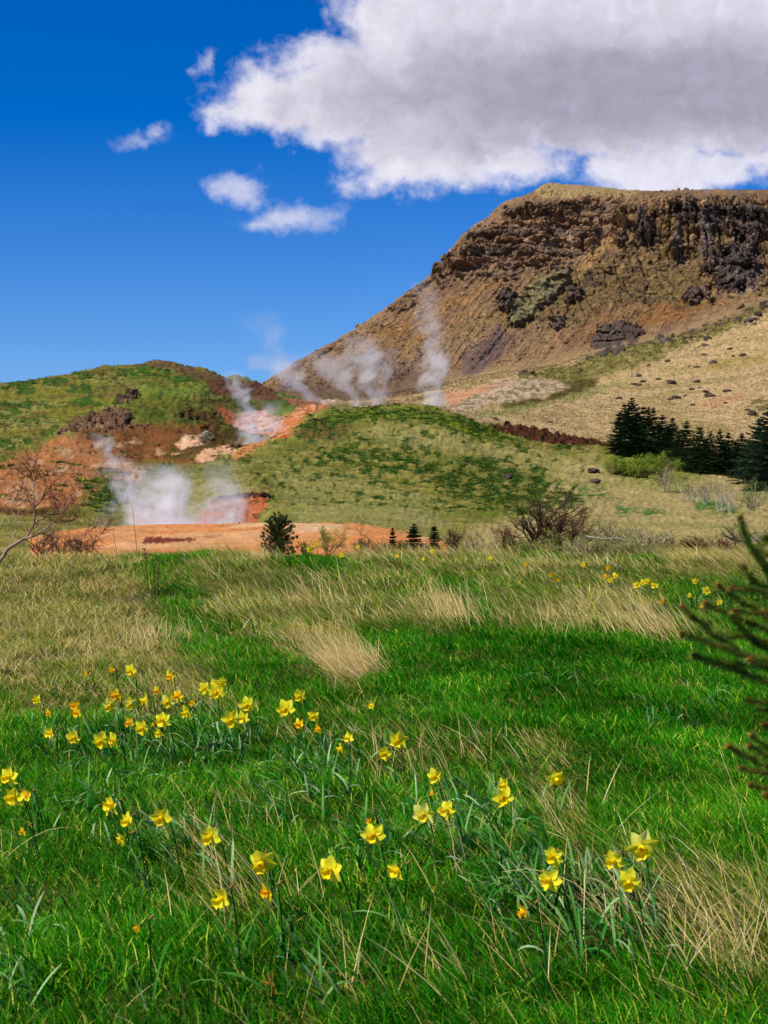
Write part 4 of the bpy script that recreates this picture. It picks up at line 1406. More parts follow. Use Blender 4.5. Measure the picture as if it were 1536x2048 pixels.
def tufts(name, P, h, cols, mat, label, cat, nb=7, w_=.5, up=.8):
    """low plants: each a handful of little upright leaf-blades round a point"""
    n = len(P)
    a = rng.random((n, nb)) * 2 * math.pi
    r0 = rng.random((n, nb)) ** .5 * w_
    hh = (.5 + .7 * rng.random((n, nb))) * up
    cx_, cy_ = np.cos(a) * r0, np.sin(a) * r0
    bw = .16 + .16 * rng.random((n, nb))
    fa = rng.random((n, nb)) * math.pi
    V_ = np.zeros((n, nb, 3, 3))
    V_[..., 0, 0] = cx_ - np.cos(fa) * bw
    V_[..., 0, 1] = cy_ - np.sin(fa) * bw
    V_[..., 0, 2] = -.15
    V_[..., 1, 0] = cx_ + np.cos(fa) * bw
    V_[..., 1, 1] = cy_ + np.sin(fa) * bw
    V_[..., 1, 2] = -.15
    V_[..., 2, 0] = cx_ * 1.5 + rng.normal(0, .15, (n, nb))
    V_[..., 2, 1] = cy_ * 1.5
    V_[..., 2, 2] = hh * (1 - .5 * r0)
    V_ = V_ * h[:, None, None, None] + P[:, None, None, :]
    c = np.repeat(cols[:, None], nb, 1) * (.8 + .4 * rng.random((n, nb, 1)))
    c = np.repeat(c[:, :, None], 3, 2)
    o = mesh_np(name, V_.reshape(-1, 3), np.arange(n * nb * 3), np.full(n * nb, 3), mat, c.reshape(-1, 3), smooth=False)
    return tag(o, label, cat, kind='stuff')


inview = (PX > -60) & (PX < 1600)
# screes and broken rock on the mountain
wgt = inview * (YY > 455) * (YY < 640) * (.12 + cl * .22 + .25 * (1 - cl) * band(N_b, -.1, .4) + dark * .3)
wgt = wgt / wgt.sum()
n_ = 14000
ids = rng.choice(len(X), n_, p=wgt)
sz = np.clip(rng.pareto(2.6, n_) * .28 + .22, .22, 1.7)
cc_ = COL[ids] * 1.0 + np.array(lin((104, 90, 78))) * .16
cc_ = cc_ * (.65 + .7 * rng.random(n_))[:, None]
scatter_chunks('scree_stones', Pd[ids] - fv * (sz * .35)[:, None], sz, cc_, M_rockland, 'broken rock and scree strewn over the brown mountain face', 'scree')
# rubble on the little outcrops of the near hills and the brown bank
wgt = inview * (rocky + .9 * ws2 + .35 * ws + .25 * shaded_lip + .12 * bowl * band(N_c, .2, .5) + .6 * rim2)
wgt = wgt / wgt.sum()
n_ = 1100
ids = rng.choice(len(X), n_, p=wgt)
sz = np.clip(rng.pareto(2.2, n_) * .16 + .13, .12, .7) * (YY[ids] / 170) * (1 - .35 * bank2[ids])
cc_ = COL[ids] * (.6 + .8 * rng.random(n_))[:, None]
scatter_chunks('rubble', Pd[ids], sz, cc_, M_rock, 'brown rubble along the rocky ledges of the hot spring hill and the dark bank', 'rubble')
# stones and crumbs on the bare clay
wgt = inview * (.5 * mud * (YY < 46) + .6 * osl + .5 * bowl + .8 * of + .6 * pk + .5 * sint + 3 * hole) * (YY > 34) * band(N_c, -.2, .4)
wgt = wgt / wgt.sum()
n_ = 2600
ids = rng.choice(len(X), n_, p=wgt)
sz = np.clip(rng.pareto(2.4, n_) * .5 + .4, .4, 2.6) * YY[ids] / F
pk2 = np.array([lin(q) for q in ((206, 178, 140), (150, 84, 44), (92, 62, 44), (180, 140, 96), (226, 210, 180))])
cc_ = pk2[rng.choice(5, n_, p=[.2, .3, .25, .2, .05])] * .75
scatter_chunks('clay_stones', Pd[ids], sz, cc_, M_rock, 'small stones and crusts lying on the bare orange clay', 'stones')
# ledge rocks at the mountain's foot
wgt = inview * moss * (.3 + band(N_b, -.1, .3)) * (YY > 400) * (SY < 760)
wgt = wgt / wgt.sum()
n_ = 420
ids = rng.choice(len(X), n_, p=wgt)
sz = np.clip(rng.pareto(2.0, n_) * .4 + .2, .2, 2.2)
cc_ = np.array(lin((84, 72, 62)))[None] * (.5 + .9 * rng.random(n_))[:, None]
cc_ = np.where((rng.random(n_) < .35)[:, None], COL[ids] * .8, cc_)
scatter_chunks('fallen_rocks', Pd[ids] - np.array((0, 0, 1)) * (sz * .3)[:, None], sz, cc_, M_rock, 'dark fallen rocks along the mossy ledge at the foot of the mountain', 'rocks')
# low growth: same colours as the ground it grows from, greener where the ground is green
soilish = np.clip(mud + .9 * osl + .85 * bowl + cr + hole + pk + of + ws + ws2 + rim + pit + .8 * sint, 0, 1)
green_v = inview * (YY > 30) * (YY < 430) * (1 - mt) * (1 - dry) * (1 - soilish)
wgt = green_v / green_v.sum()
n_ = 150000
ids = rng.choice(len(X), n_, p=wgt)
gg = COL[ids]
hgt = (.5 + .8 * rng.random(n_) ** 2) * YY[ids] / F * 2.0
dkk = (rng.random(n_) < .3)[:, None]
cc_ = gg * (.55 + .6 * rng.random(n_))[:, None] * np.array((1.05, 1, .9))
cc_ = np.where(dkk, cc_ * np.array((.6, .75, .5)), cc_)
tufts('hill_grass', Pd[ids], hgt, cc_, M_blade, 'short tufted grass and low plants covering the green hill and slopes', 'grass', nb=5, w_=1.8, up=.8)
# darker low clumps where the photo shows them
wgt = inview * (dk1 * band(mot, -.25, .05) * 1.0 + .8 * dk2 * band(mot, 0, .22) + .35 * scat + .8 * crest * band(sn, 0, .3) + .12 * (lhm > .5) * band(N_b, .1, .4) * (1 - soilish))
wgt = wgt * (YY > 75)
wgt = wgt / wgt.sum()
n_ = 11000
ids = rng.choice(len(X), n_, p=wgt)
hgt = (1.4 + 2.4 * rng.random(n_) ** 2) * YY[ids] / F * 2.0
pal = np.array([lin(q) for q in ((48, 84, 26), (66, 100, 30), (98, 114, 32), (38, 68, 22), (146, 142, 40))])
cc_ = pal[rng.choice(5, n_, p=[.34, .26, .16, .18, .06])] * (.7 + .6 * rng.random(n_))[:, None]
tufts('ground_cover', Pd[ids], hgt, cc_, M_blade, 'dark green clumps of leafy ground cover spotted over the hills', 'ground cover', nb=10, w_=.9, up=.55)
# dry grass on the slope at right
wgt = inview * dry * (1 - .9 * sint) * (YY < 440)
wgt = wgt / wgt.sum()
n_ = 42000
ids = rng.choice(len(X), n_, p=wgt)
hgt = (.6 + 1.1 * rng.random(n_) ** 2) * YY[ids] / F * 2.0
cc_ = COL[ids] * (.72 + .4 * rng.random(n_))[:, None]
tufts('slope_grass', Pd[ids], hgt, cc_, M_straw, 'short bleached grass covering the dry slope below the mountain', 'dry grass')
# small plants on the bare orange slope and pit rim
wgt = inview * (YY > 82) * (osl * .4 * band(fbm(X, YY, Z, 1 / 6.), .25, .4) + poly_mask([(160, 960), (220, 940), (270, 990), (240, 1030), (180, 1020)], 9, 14, ymin=82))
wgt = wgt / wgt.sum()
n_ = 300
ids = rng.choice(len(X), n_, p=wgt)
hgt = (3 + 4.5 * rng.random(n_)) * YY[ids] / F * 2.0
cc_ = pal[rng.choice(5, n_)] * (.8 + .5 * rng.random(n_))[:, None]
tufts('scattered_herbs', Pd[ids], hgt, cc_, M_blade, 'small green herbs dotted over the bare orange slope', 'herbs', nb=16, w_=.9, up=.6)


# ------------------------------------------------------------------ boulders
def boulder_mesh(seed):
    r_ = np.random.default_rng(seed)
    base, fc_ = chunks_base(1, seed)
    v = [Vector(q) for q in base[0]]
    f = [tuple(q) for q in fc_]
    for it in range(2):
        nv = list(v)
        mid_ = {}
        nf = []

        def md(a, b):
            k = (min(a, b), max(a, b))
            if k not in mid_:
                nv.append((v[a] + v[b]) / 2 * (1 + float(r_.normal(0, .05 if it else .09))))
                mid_[k] = len(nv) - 1
            return mid_[k]
        for a, b, c in f:
            ab, bc, ca = md(a, b), md(b, c), md(c, a)
            nf += [(a, ab, ca), (ab, b, bc), (ca, bc, c), (ab, bc, ca)]
        v, f = nv, nf
    mb = MB()
    mb.add([(q.x, q.y, max(q.z, -.35)) for q in v], f, lin((80, 66, 58)))
    me = mb.mesh('boulder', M_rock)
    me.polygons.foreach_set('use_smooth', np.full(len(me.polygons), False))
    return me


BM = [boulder_mesh(s_) for s_ in (11, 12, 13, 14, 15)]
BOUL = [
 (1269, 770, 9, 'left block of a paired dark boulder above the tallest spruces'),
 (1279.5, 770, 9, 'right block of a paired dark boulder above the tallest spruces'),
 (1276.5, 751, 8, 'small dark boulder near the weathered post, upper left of the dry slope'),
 (1287, 763.5, 9, 'dark boulder between the small one by the post and the low pair'),
 (1317, 758, 8, 'flat dark boulder left of the big round one'),
 (1334, 762, 5, 'tiny rock touching the left side of the big round boulder'),
 (1344, 764.5, 17, 'biggest round black boulder in the middle of the dry slope'),
 (1393, 765, 9, 'upright leaning boulder to the right of the big round one'),
 (1426, 724, 10, 'triangular dark boulder high on the dry slope'),
 (1393, 733, 8, 'dark boulder high on the slope left of the triangular one'),
 (1398, 775, 6, 'small rock below the upright leaning boulder'),
 (1382.5, 778, 9, 'low flat rock below left of the upright leaning boulder'),
 (1411, 784, 10, 'low black rock just above the pointed boulder'),
 (1420, 790, 13, 'pointed pyramid boulder in the middle right of the slope'),
 (1453, 781.5, 11, 'brown broken boulder right of the pyramid one'),
 (1352, 794, 13, 'rounded brown boulder, right of two just above the spruce tops'),
 (1341, 798, 10, 'rounded brown boulder, left of two just above the spruce tops'),
 (1370, 794, 6, 'small rock right of the two rounded boulders'),
 (1385, 810, 7, 'low brown rock beneath the small ones, over the spruces'),
 (1452, 805, 6, 'little dark rock below the brown broken boulder'),
 (1494, 821, 7, 'small dark rock near the right edge above the mossy rock'),
 (1504, 827, 18, 'long mossy dark rock by the right edge above the largest spruces'),
 (1334, 724, 8, 'dark boulder on the mossy strip border high at left'),
 (1378, 733, 4, 'tiny rock left of the dark boulder high on the slope'),
 (1410, 710, 8, 'dark rock on the upper border of the dry slope'),
 (1297, 733, 8, 'dark rock at the left end of the mossy strip border'),
 (1467, 715, 6, 'small rock near the yellowed strip high at right'),
 (1487, 712, 10, 'brown rock at the start of the yellowed strip high at right'),
 (992, 838, 8, 'small brown rock left of the dark bank on the pale slope'),
 (1100, 844, 7, 'lone small rock on pale grass above the dark bank'),
 (1186, 941, 20, 'larger round brown boulder on the grass below the spruces'),
 (1192, 963, 17, 'flat reddish boulder on the grass below the larger round one'),
 (1014, 955, 15, 'dark half buried stone on the green hill above the big bush'),
 (1238, 797, 9, 'brown stone on the pale slope left of the tallest spruce tops'),
 (1460, 698, 8, 'dark rock high on the right side of the dry slope'),
 (1505, 640, 12, 'dark rock at the very top right of the dry slope'),
]
for i, (px, py, wd_, lab) in enumerate(BOUL):
    p = hit(px, py + wd_ * .25, 60 if py > 900 else 205)
    o = bpy.data.objects.new('boulder', BM[i % 5])
    C.objects.link(o)
    r_ = wd_ / F * p.y * .92
    o.location = (p.x, p.y, p.z + r_ * .15)
    o.scale = (r_, r_ * .9, r_ * (.8 if i % 3 else .6))
    o.rotation_euler = (0, 0, i * 1.7)
    tag(o, lab, 'boulder', 'boulders scattered on the slopes')

# ------------------------------------------------------------------ fence posts
for (px, py, hpx, lab) in ((1264, 757, 13, 'weathered wooden post on the pale slope beside a small boulder'),
                           (1172, 785, 9, 'thin fence post on the dark patch left of the pale slope'),
                           (1176, 783, 9, 'second thin fence post just right of its twin on the dark patch'),
                           (1107, 808, 8, 'short fence post at the lower edge of the sinter flat'),
                           (616, 826, 9, 'thin post at the left start of the green hill crest'),
                           (669, 821, 8, 'thin post on the hill crest, left of three in line'),
                           (697, 820, 8, 'thin post on the hill crest below a steam plume'),
                           (738, 816, 8, 'thin post on the hill crest, right of three in line'),
                           (952, 833, 11, 'small post standing on the pale ground right of the hill crest'),
                           (567, 806, 9, 'thin post on the green ledge beside the left steam plumes')):
    p = hit(px, py, 180)
    mb = MB()
    hh = hpx / F * p.y
    r_ = 1.0 / F * p.y
    mb.tube([(0, 0, -.3), (0, 0, hh * .5), (hh * .03, 0, hh)], [r_, r_ * .9, r_ * .8], 6, lin((112, 88, 64)))
    o = mb.build('fence_post', M_wood)
    o.location = p
    tag(o, lab, 'fence post', 'thin posts on the far slopes')


# ------------------------------------------------------------------ shrubs and trees
def grow(mb_thick, mb_thin, p, d, length, rad, depth, rr, spread, up, col, ccol, tips, kink=.25, nseg=4, fork=(2, 4), shrink=.66):
    pts = [Vector(p)]
    dd_ = Vector(d).normalized()
    for i in range(nseg):
        dd_ = (dd_ + Vector((rr.gauss(0, kink), rr.gauss(0, kink), rr.gauss(0, kink) + up))).normalized()
        pts.append(pts[-1] + dd_ * length / nseg)
    tgt = mb_thick if depth >= 2 else mb_thin
    tgt.tube(pts, [rad * (1 - .45 * i / nseg) for i in range(nseg + 1)], 4 if depth >= 2 else 3, col if depth >= 2 else ccol, cap=False)
    if depth == 0:
        tips.append((pts[-1], dd_))
        tips.append((pts[-2], dd_))
        return
    for k in range(rr.randint(*fork)):
        i = rr.randint(max(1, nseg - 3), nseg)
        nd = (dd_ + Vector((rr.gauss(0, spread), rr.gauss(0, spread), rr.gauss(0, spread * .6)))).normalized()
        grow(mb_thick, mb_thin, pts[i], nd, length * shrink * rr.uniform(.75, 1.15), rad * .58, depth - 1, rr, spread, up, col, ccol, tips, kink, nseg, fork, shrink)


def shrub(name, loc, h, w_, stems, depth, label, cat, group, stem_col, twig_col, leaf_col=None, leafn=0, leafs=.01, seed=1, rad=.012, leafname='leaves', kink=.2, fork=(2, 4), minr=None):
    rr = random.Random(seed)
    root = empty(name, loc)
    tag(root, label, cat, group)
    a, b = MB(), MB()
    tips = []
    for s_ in range(stems):
        az_ = rr.uniform(0, 2 * math.pi)
        tilt = rr.uniform(.05, 1) * min(1.1, .5 * w_ / h)
        d = Vector((math.cos(az_) * math.sin(tilt), math.sin(az_) * math.sin(tilt), math.cos(tilt)))
        grow(a, b, (math.cos(az_) * .06 * w_, math.sin(az_) * .06 * w_, -.05 * h), d, h * .5 * rr.uniform(.7, 1.1), rad * rr.uniform(.7, 1.2), depth, rr, .35, .06, stem_col, twig_col, tips, kink, 4, fork)
    # bring the grown shape to the wanted size
    allv = [Vector(q) for q in a.v + b.v]
    mxz = max(q.z for q in allv)
    xs_ = sorted(q.x for q in allv)
    cw = xs_[int(.98 * len(xs_))] - xs_[int(.02 * len(xs_))]
    fz, fx = h / mxz, w_ / max(cw, 1e-6)
    mul = lambda q: (q[0] * fx, q[1] * fx, q[2] * fz)
    for m_ in (a, b):
        m_.v = [mul(q) for q in m_.v]
    if a.v:
        a.build('stems', M_bark, root)
    b.build('twigs', M_bark, root)
    if leaf_col is not None and leafn:
        lm = MB()
        for _ in range(leafn):
            t, d = rr.choice(tips)
            q = Vector(mul(t)) + Vector((rr.gauss(0, 1), rr.gauss(0, 1), rr.gauss(0, 1))) * leafs * 1.6
            u = Vector((rr.gauss(0, 1), rr.gauss(0, 1), rr.gauss(0, 1))).normalized()
            v_ = u.cross(Vector((rr.gauss(0, 1), rr.gauss(0, 1), rr.gauss(0, 1)))).normalized()
            s2 = leafs * rr.uniform(.6, 1.3)
            k_ = rr.uniform(.65, 1.3)
            lm.add([q - u * s2, q + v_ * s2 * .5, q + u * s2, q - v_ * s2 * .5], [(0, 1, 2, 3)], tuple(min(1, c * k_) for c in leaf_col))
        lm.build(leafname, M_leaf, root)
    return root


def near_loc(px, Y):
    x = (px - 768) / F * Y
    return Vector((x, Y, gz(x, Y)))


DKB, BRN, OLV, GRY, PAL = lin((74, 54, 40)), lin((112, 80, 56)), lin((120, 112, 66)), lin((150, 138, 116)), lin((164, 148, 104))
SHR = [
 # base px, distance, top y, width px, stems, depth, stem, twig, leaf, n leaves, label
 (1085, 33, 968, 175, 16, 4, DKB, DKB, lin((96, 96, 40)), 300, 'tall dark leafless bush, the biggest on the meadow edge', 4.0),
 (1022, 31, 1046, 60, 12, 3, DKB, BRN, None, 0, 'small reddish brown leafless bush left of the tallest dark one', 2.6),
 (1150, 35, 1003, 70, 12, 3, DKB, BRN, None, 0, 'brown upright bush touching the right side of the tallest dark one', 3.0),
 (1190, 33, 1012, 120, 14, 3, GRY, OLV, lin((150, 152, 84)), 420, 'pale forked willow bush right of the tallest dark one', 2.6),
 (1125, 30, 1055, 110, 16, 3, OLV, OLV, lin((140, 146, 76)), 600, 'low olive willow bush in front of the tallest dark one', 2.0),
 (1205, 30, 1062, 110, 14, 3, OLV, OLV, lin((146, 148, 84)), 500, 'low olive bush in front of the pale forked willow', 2.0),
 (1285, 33, 1040, 140, 18, 3, GRY, PAL, lin((150, 150, 92)), 600, 'broad dome of grey green willow twigs at right of the bush row', 2.2),
 (1345, 34, 1056, 70, 10, 3, BRN, OLV, lin((120, 130, 60)), 140, 'thin brown green bush just right of the broad dome', 2.0),
 (1390, 33, 1062, 60, 10, 3, BRN, BRN, lin((130, 130, 60)), 120, 'sparse russet bush between the thin one and the near spruce', 2.0),
 (1440, 34, 1068, 80, 10, 3, BRN, BRN, None, 0, 'low tangle of russet twigs left of the near spruce top', 2.0),
 (1510, 36, 1038, 110, 14, 3, GRY, OLV, lin((110, 130, 64)), 260, 'greyish bush partly behind the near spruce leader', 2.4),
 (905, 30, 1043, 44, 14, 3, DKB, DKB, lin((70, 70, 36)), 160, 'narrow dark bush right of the tiny spruces', 2.4),
 (950, 32, 1060, 60, 10, 2, GRY, PAL, lin((150, 152, 90)), 160, 'faint pale bush between the narrow dark one and the brown one', 1.6),
 (655, 28, 1040, 54, 9, 3, OLV, OLV, lin((150, 164, 40)), 420, 'yellow green leafy shrub right of the bushy pine', 1.8),
 (608, 28, 1068, 34, 7, 2, OLV, OLV, lin((130, 146, 44)), 130, 'small leafy shrub close beside the bushy pine', 1.6),
 (742, 29, 1046, 50, 5, 2, BRN, BRN, None, 0, 'few bare brown twigs in front of the right end of the orange bank', 1.4),
 (1065, 29, 1068, 90, 14, 3, OLV, OLV, lin((140, 148, 70)), 700, 'low olive willow bush at the left foot of the tallest dark one', 1.8),
 (1160, 28.5, 1070, 80, 12, 3, GRY, PAL, lin((152, 154, 90)), 500, 'knee high pale willow bush directly below the pale forked one', 1.8),
 (1245, 29, 1064, 100, 14, 3, OLV, PAL, lin((146, 150, 84)), 700, 'low pale olive bush between the lying limb and the broad dome', 1.8),
 (1320, 28.5, 1076, 90, 12, 3, GRY, OLV, lin((132, 136, 70)), 500, 'knee high grey green bush at the right foot of the broad dome', 1.8),
 (985, 30, 1078, 60, 10, 2, GRY, PAL, lin((150, 150, 84)), 260, 'low pale scrub left of the small reddish brown bush', 1.6),
 (100, 30, 1050, 120, 14, 3, BRN, BRN, lin((120, 110, 60)), 120, 'brown twiggy bush behind the leaning bare tree', 2.0),
 (170, 29, 1060, 80, 10, 3, BRN, BRN, None, 0, 'low brown twigs right of the leaning bare tree over the orange bank', 1.8),
]
for i, (px, Y, top, wpx, st_, dp, c1, c2, lc, ln_, lab, rpx) in enumerate(SHR):
    p = near_loc(px, Y)
    ztop = CAMZ + (1024 - top) / F * Y
    h = max(ztop - p.z, .2)
    shrub('bush', p, h, wpx / F * Y, st_, dp, lab, 'bush', 'bushes along the meadow edge', c1, c2, lc, int(ln_ * 2.4), .015, seed=40 + i, rad=rpx / F * Y * .62)

# ground junipers hugging the bank's foot
for i, (px, top, wpx, lab) in enumerate(((725, 1076, 34, 'leftmost low dark green mound at the right end of the orange bank'),
                                         (765, 1074, 40, 'low dark green mound between two others below the orange bank'),
                                         (805, 1078, 40, 'low dark green mound right of the middle one below the orange bank'),
                                         (850, 1080, 44, 'last low green mound before the tiny spruces'))):
    p = near_loc(px, 31)
    ztop = CAMZ + (1024 - top) / F * 31
    shrub('juniper_mound', p, max(ztop - p.z, .15), wpx / F * 31, 16, 2, lab, 'shrub', 'low dark shrubs below the bank', DKB, DKB, lin((66, 92, 36)), 700, .014, seed=90 + i, rad=.006)

# birches and bushes on the grass further off
BIR = [
 (1385, 1003, 935, 60, 7, lin((190, 180, 165)), lin((130, 132, 80)), lin((120, 140, 60)), 500, 'slender pale birch with a hint of green, left of the white stemmed ones'),
 (1440, 1022, 938, 60, 9, lin((176, 168, 154)), lin((140, 122, 96)), None, 0, 'leafless birch with white lower stems, left of its pair'),
 (1463, 1026, 945, 64, 9, lin((180, 172, 158)), lin((144, 126, 100)), None, 0, 'leafless birch with white stems, right of its pair'),
 (1412, 1010, 960, 44, 8, lin((168, 158, 144)), lin((138, 120, 92)), None, 0, 'short leafless birch squeezed before the white stemmed pair'),
 (1508, 1022, 950, 70, 9, lin((150, 140, 116)), lin((110, 120, 72)), lin((96, 130, 60)), 700, 'greening birch under the large dark spruces at the right edge'),
 (1330, 985, 918, 50, 8, lin((170, 160, 140)), lin((140, 120, 90)), lin((130, 120, 70)), 250, 'thin pale brown tree in front of the bright green bush'),
 (1222, 955, 905, 22, 4, lin((130, 110, 80)), lin((120, 110, 70)), lin((120, 130, 60)), 60, 'single spindly sapling left of the bright green bush'),
]
for i, (px, py, top, wpx, st_, c1, c2, lc, ln_, lab) in enumerate(BIR):
    p = hit(px, py, 60)
    h = (py - top) / F * p.y
    shrub('birch', p, h, wpx / F * p.y, st_, 3, lab, 'tree', 'leafless birches on the far grass', c1, c2, lc, ln_, .05 * p.y / 100, seed=140 + i, rad=.6 / F * p.y, kink=.15)
for i, (px, py, top, wpx, n2, lab) in enumerate(((1252, 950, 912, 80, 3600, 'left half of the bright yellow green leafy bushes below the spruces'),
                                                 (1312, 948, 903, 80, 3600, 'right and taller bright yellow green leafy bush below the spruces'),
                                                 (1283, 955, 918, 60, 2000, 'small bright green bush in front between two larger ones'))):
    p = hit(px, py, 60)
    h = (py - top) / F * p.y
    shrub('leafy_bush', p, h, wpx / F * p.y, 18, 3, lab, 'bush', 'bright green bushes below the spruces', lin((96, 84, 50)), lin((110, 104, 50)), lin((118, 138, 36)), n2, 1.6 * p.y / F, seed=180 + i, rad=.8 / F * p.y)


def conifer(name, loc, H, W, seed, label, cat, group, col, whorls=24, nb=9, bare=.04, dens=1.0, fr_px=.03):
    rr = random.Random(seed)
    root = empty(name, loc)
    tag(root, label, cat, group)
    t_ = MB()
    t_.tube([(0, 0, -.05 * H), (rr.gauss(0, .004) * H, 0, H * .5), (0, 0, H)], [H * .016, H * .01, H * .002], 6, lin((70, 54, 42)))
    t_.build('trunk', M_bark, root)
    f_ = MB()
    for k in range(whorls):
        t = bare + (1 - bare) * (k + rr.uniform(-.3, .3)) / whorls
        t = min(max(t, .01), .985)
        L_ = W * .5 * ((1 - t) ** .78) * rr.uniform(.8, 1.15) + .012 * H
        for j in range(nb):
            if rr.random() < .08:
                continue
            a = 2 * math.pi * (j + rr.uniform(-.35, .35)) / nb + k
            l_ = L_ * rr.uniform(.5, 1.3)
            rise = (.55 * t - .18) + rr.uniform(-.1, .1)
            out_ = Vector((math.cos(a), math.sin(a), 0))
            side = Vector((-math.sin(a), math.cos(a), 0))
            base = Vector((0, 0, t * H))
            n = max(5, int(13 * dens * (1 - .4 * t)))
            for m in range(n):
                u = (m + rr.random()) / n
                p = base + out_ * l_ * u + Vector((0, 0, l_ * (rise * u - .18 * u * u + .15 * u ** 3)))
                hw = l_ * .36 * (1 - .7 * u) * rr.uniform(.6, 1.3) + fr_px * H * .4
                for sgn in (-1, 1):
                    tip = p + side * sgn * hw + out_ * hw * rr.uniform(.3, .9) + Vector((0, 0, rr.uniform(-.4, .15) * hw))
                    wv = fr_px * H * rr.uniform(.35, .75)
                    k_ = rr.uniform(.6, 1.5)
                    c = tuple(x * k_ for x in col)
                    f_.add([p - out_ * wv * .5, p + out_ * wv * .6 + Vector((0, 0, wv * .15)), tip, p + Vector((0, 0, -wv * .8))], [(0, 2, 1), (0, 3, 2)], c)
    # the leader
    for m in range(14):
        z = H * (.93 + .07 * m / 14)
        a = rr.uniform(0, 6.28)
        l_ = H * .02 * (1.3 - m / 14)
        f_.add([(0, 0, z), (math.cos(a) * l_, math.sin(a) * l_, z + l_ * .8), (0, 0, z + l_ * .8)], [(0, 1, 2)], col)
    f_.build('foliage', M_needle, root)
    return root


G1, G2, G3 = lin((40, 58, 26)), lin((52, 74, 32)), lin((40, 60, 36))
CON = [
 (1239, 822, 917, 34, G1, 'spruce at the left front corner of the row, its branches reaching over pale grass'),
 (1250, 806, 916, 32, G1, 'spruce just left of the tallest one, slightly shorter'),
 (1263, 793, 918, 44, G1, 'tallest spruce near the left end of the row with a fine pointed tip'),
 (1278, 825, 920, 30, G1, 'half hidden spruce between the tallest one and a ragged pair'),
 (1287, 811, 920, 30, G1, 'ragged topped spruce, left of a close pair'),
 (1297, 812, 922, 30, G2, 'spruce with green lit side, right of a close ragged pair'),
 (1307, 814, 924, 24, G1, 'narrow spire shaped spruce right of the ragged pair'),
 (1325, 828, 930, 38, G1, 'broad dark spruce between the narrow spire and a tiered one'),
 (1345, 834, 938, 34, G2, 'tiered spruce with gaps between its branches in mid row'),
 (1374, 840, 944, 32, G2, 'thin see-through spruce with level branches in mid row'),
 (1400, 853, 950, 44, G2, 'bushy rounded spruce right of the thin see-through one'),
 (1421, 860, 950, 28, G1, 'small dark spruce right of the bushy rounded one'),
 (1440, 858, 955, 32, G1, 'dark spruce with a forked looking tip in the right half of the row'),
 (1458, 863, 955, 30, G1, 'dark pointed spruce just right of the forked looking one'),
 (1484, 865, 960, 34, G1, 'blue tinted spruce in the right half of the row, lower than the edge ones'),
 (1501, 878, 965, 34, G3, 'short bluish spruce before the big ones at the right edge'),
 (1522, 834, 975, 62, G3, 'big bluish spruce near the right edge, second tallest there'),
 (1271, 838, 921, 30, G1, 'low spruce filling the gap right behind the tallest one'),
 (1316, 846, 928, 32, G1, 'low spruce hidden between the narrow spire and the broad dark one'),
 (1336, 852, 934, 30, G1, 'short dark spruce between the broad one and the tiered one'),
 (1360, 858, 942, 34, G1, 'short dense spruce between the tiered and the thin see-through ones'),
 (1387, 872, 946, 32, G2, 'short dark spruce left of the bushy rounded one'),
 (1411, 878, 950, 30, G1, 'low spruce squeezed between the bushy rounded one and its small neighbour'),
 (1449, 884, 955, 34, G1, 'low dark spruce in front of the forked looking and pointed ones'),
 (1471, 880, 958, 36, G1, 'low dense spruce left of the blue tinted one'),
 (1492, 888, 962, 34, G1, 'lowest spruce between the blue tinted one and the edge ones'),
 (1543, 812, 985, 74, G3, 'largest bluish spruce cut by the right edge of the photo'),
]
for i, (px, top, py, wpx, c_, lab) in enumerate(CON):
    p = hit(px, py - 4, 60)
    p = near_loc(px, p.y + rng.uniform(-1, 2)) if p.y > 27 else p
    H = (CAMZ + (1024 - top) / F * p.y) - p.z
    conifer('spruce_tree', p, H, wpx * 2.15 / F * p.y, 300 + i, lab, 'spruce', 'dark spruces in a row at right', c_)
# tiny spruces by the bank
for i, (px, top, Y, wpx, lab) in enumerate(((868, 1050, 30, 20, 'tiny pointed spruce left of the narrow dark bush'),
                                            (828, 1046, 31, 34, 'tiny bushy spruce, wider than tall, at the end of the orange bank'),
                                            (785, 1054, 33, 14, 'tiniest spruce, leftmost of three by the orange bank'))):
    p = near_loc(px, Y)
    H = (CAMZ + (1024 - top) / F * Y) - p.z
    conifer('small_spruce', p, H, wpx * 1.5 / F * Y, 340 + i, lab, 'spruce', 'tiny spruces by the orange bank', lin((58, 78, 32)), whorls=15, nb=9, fr_px=.09)

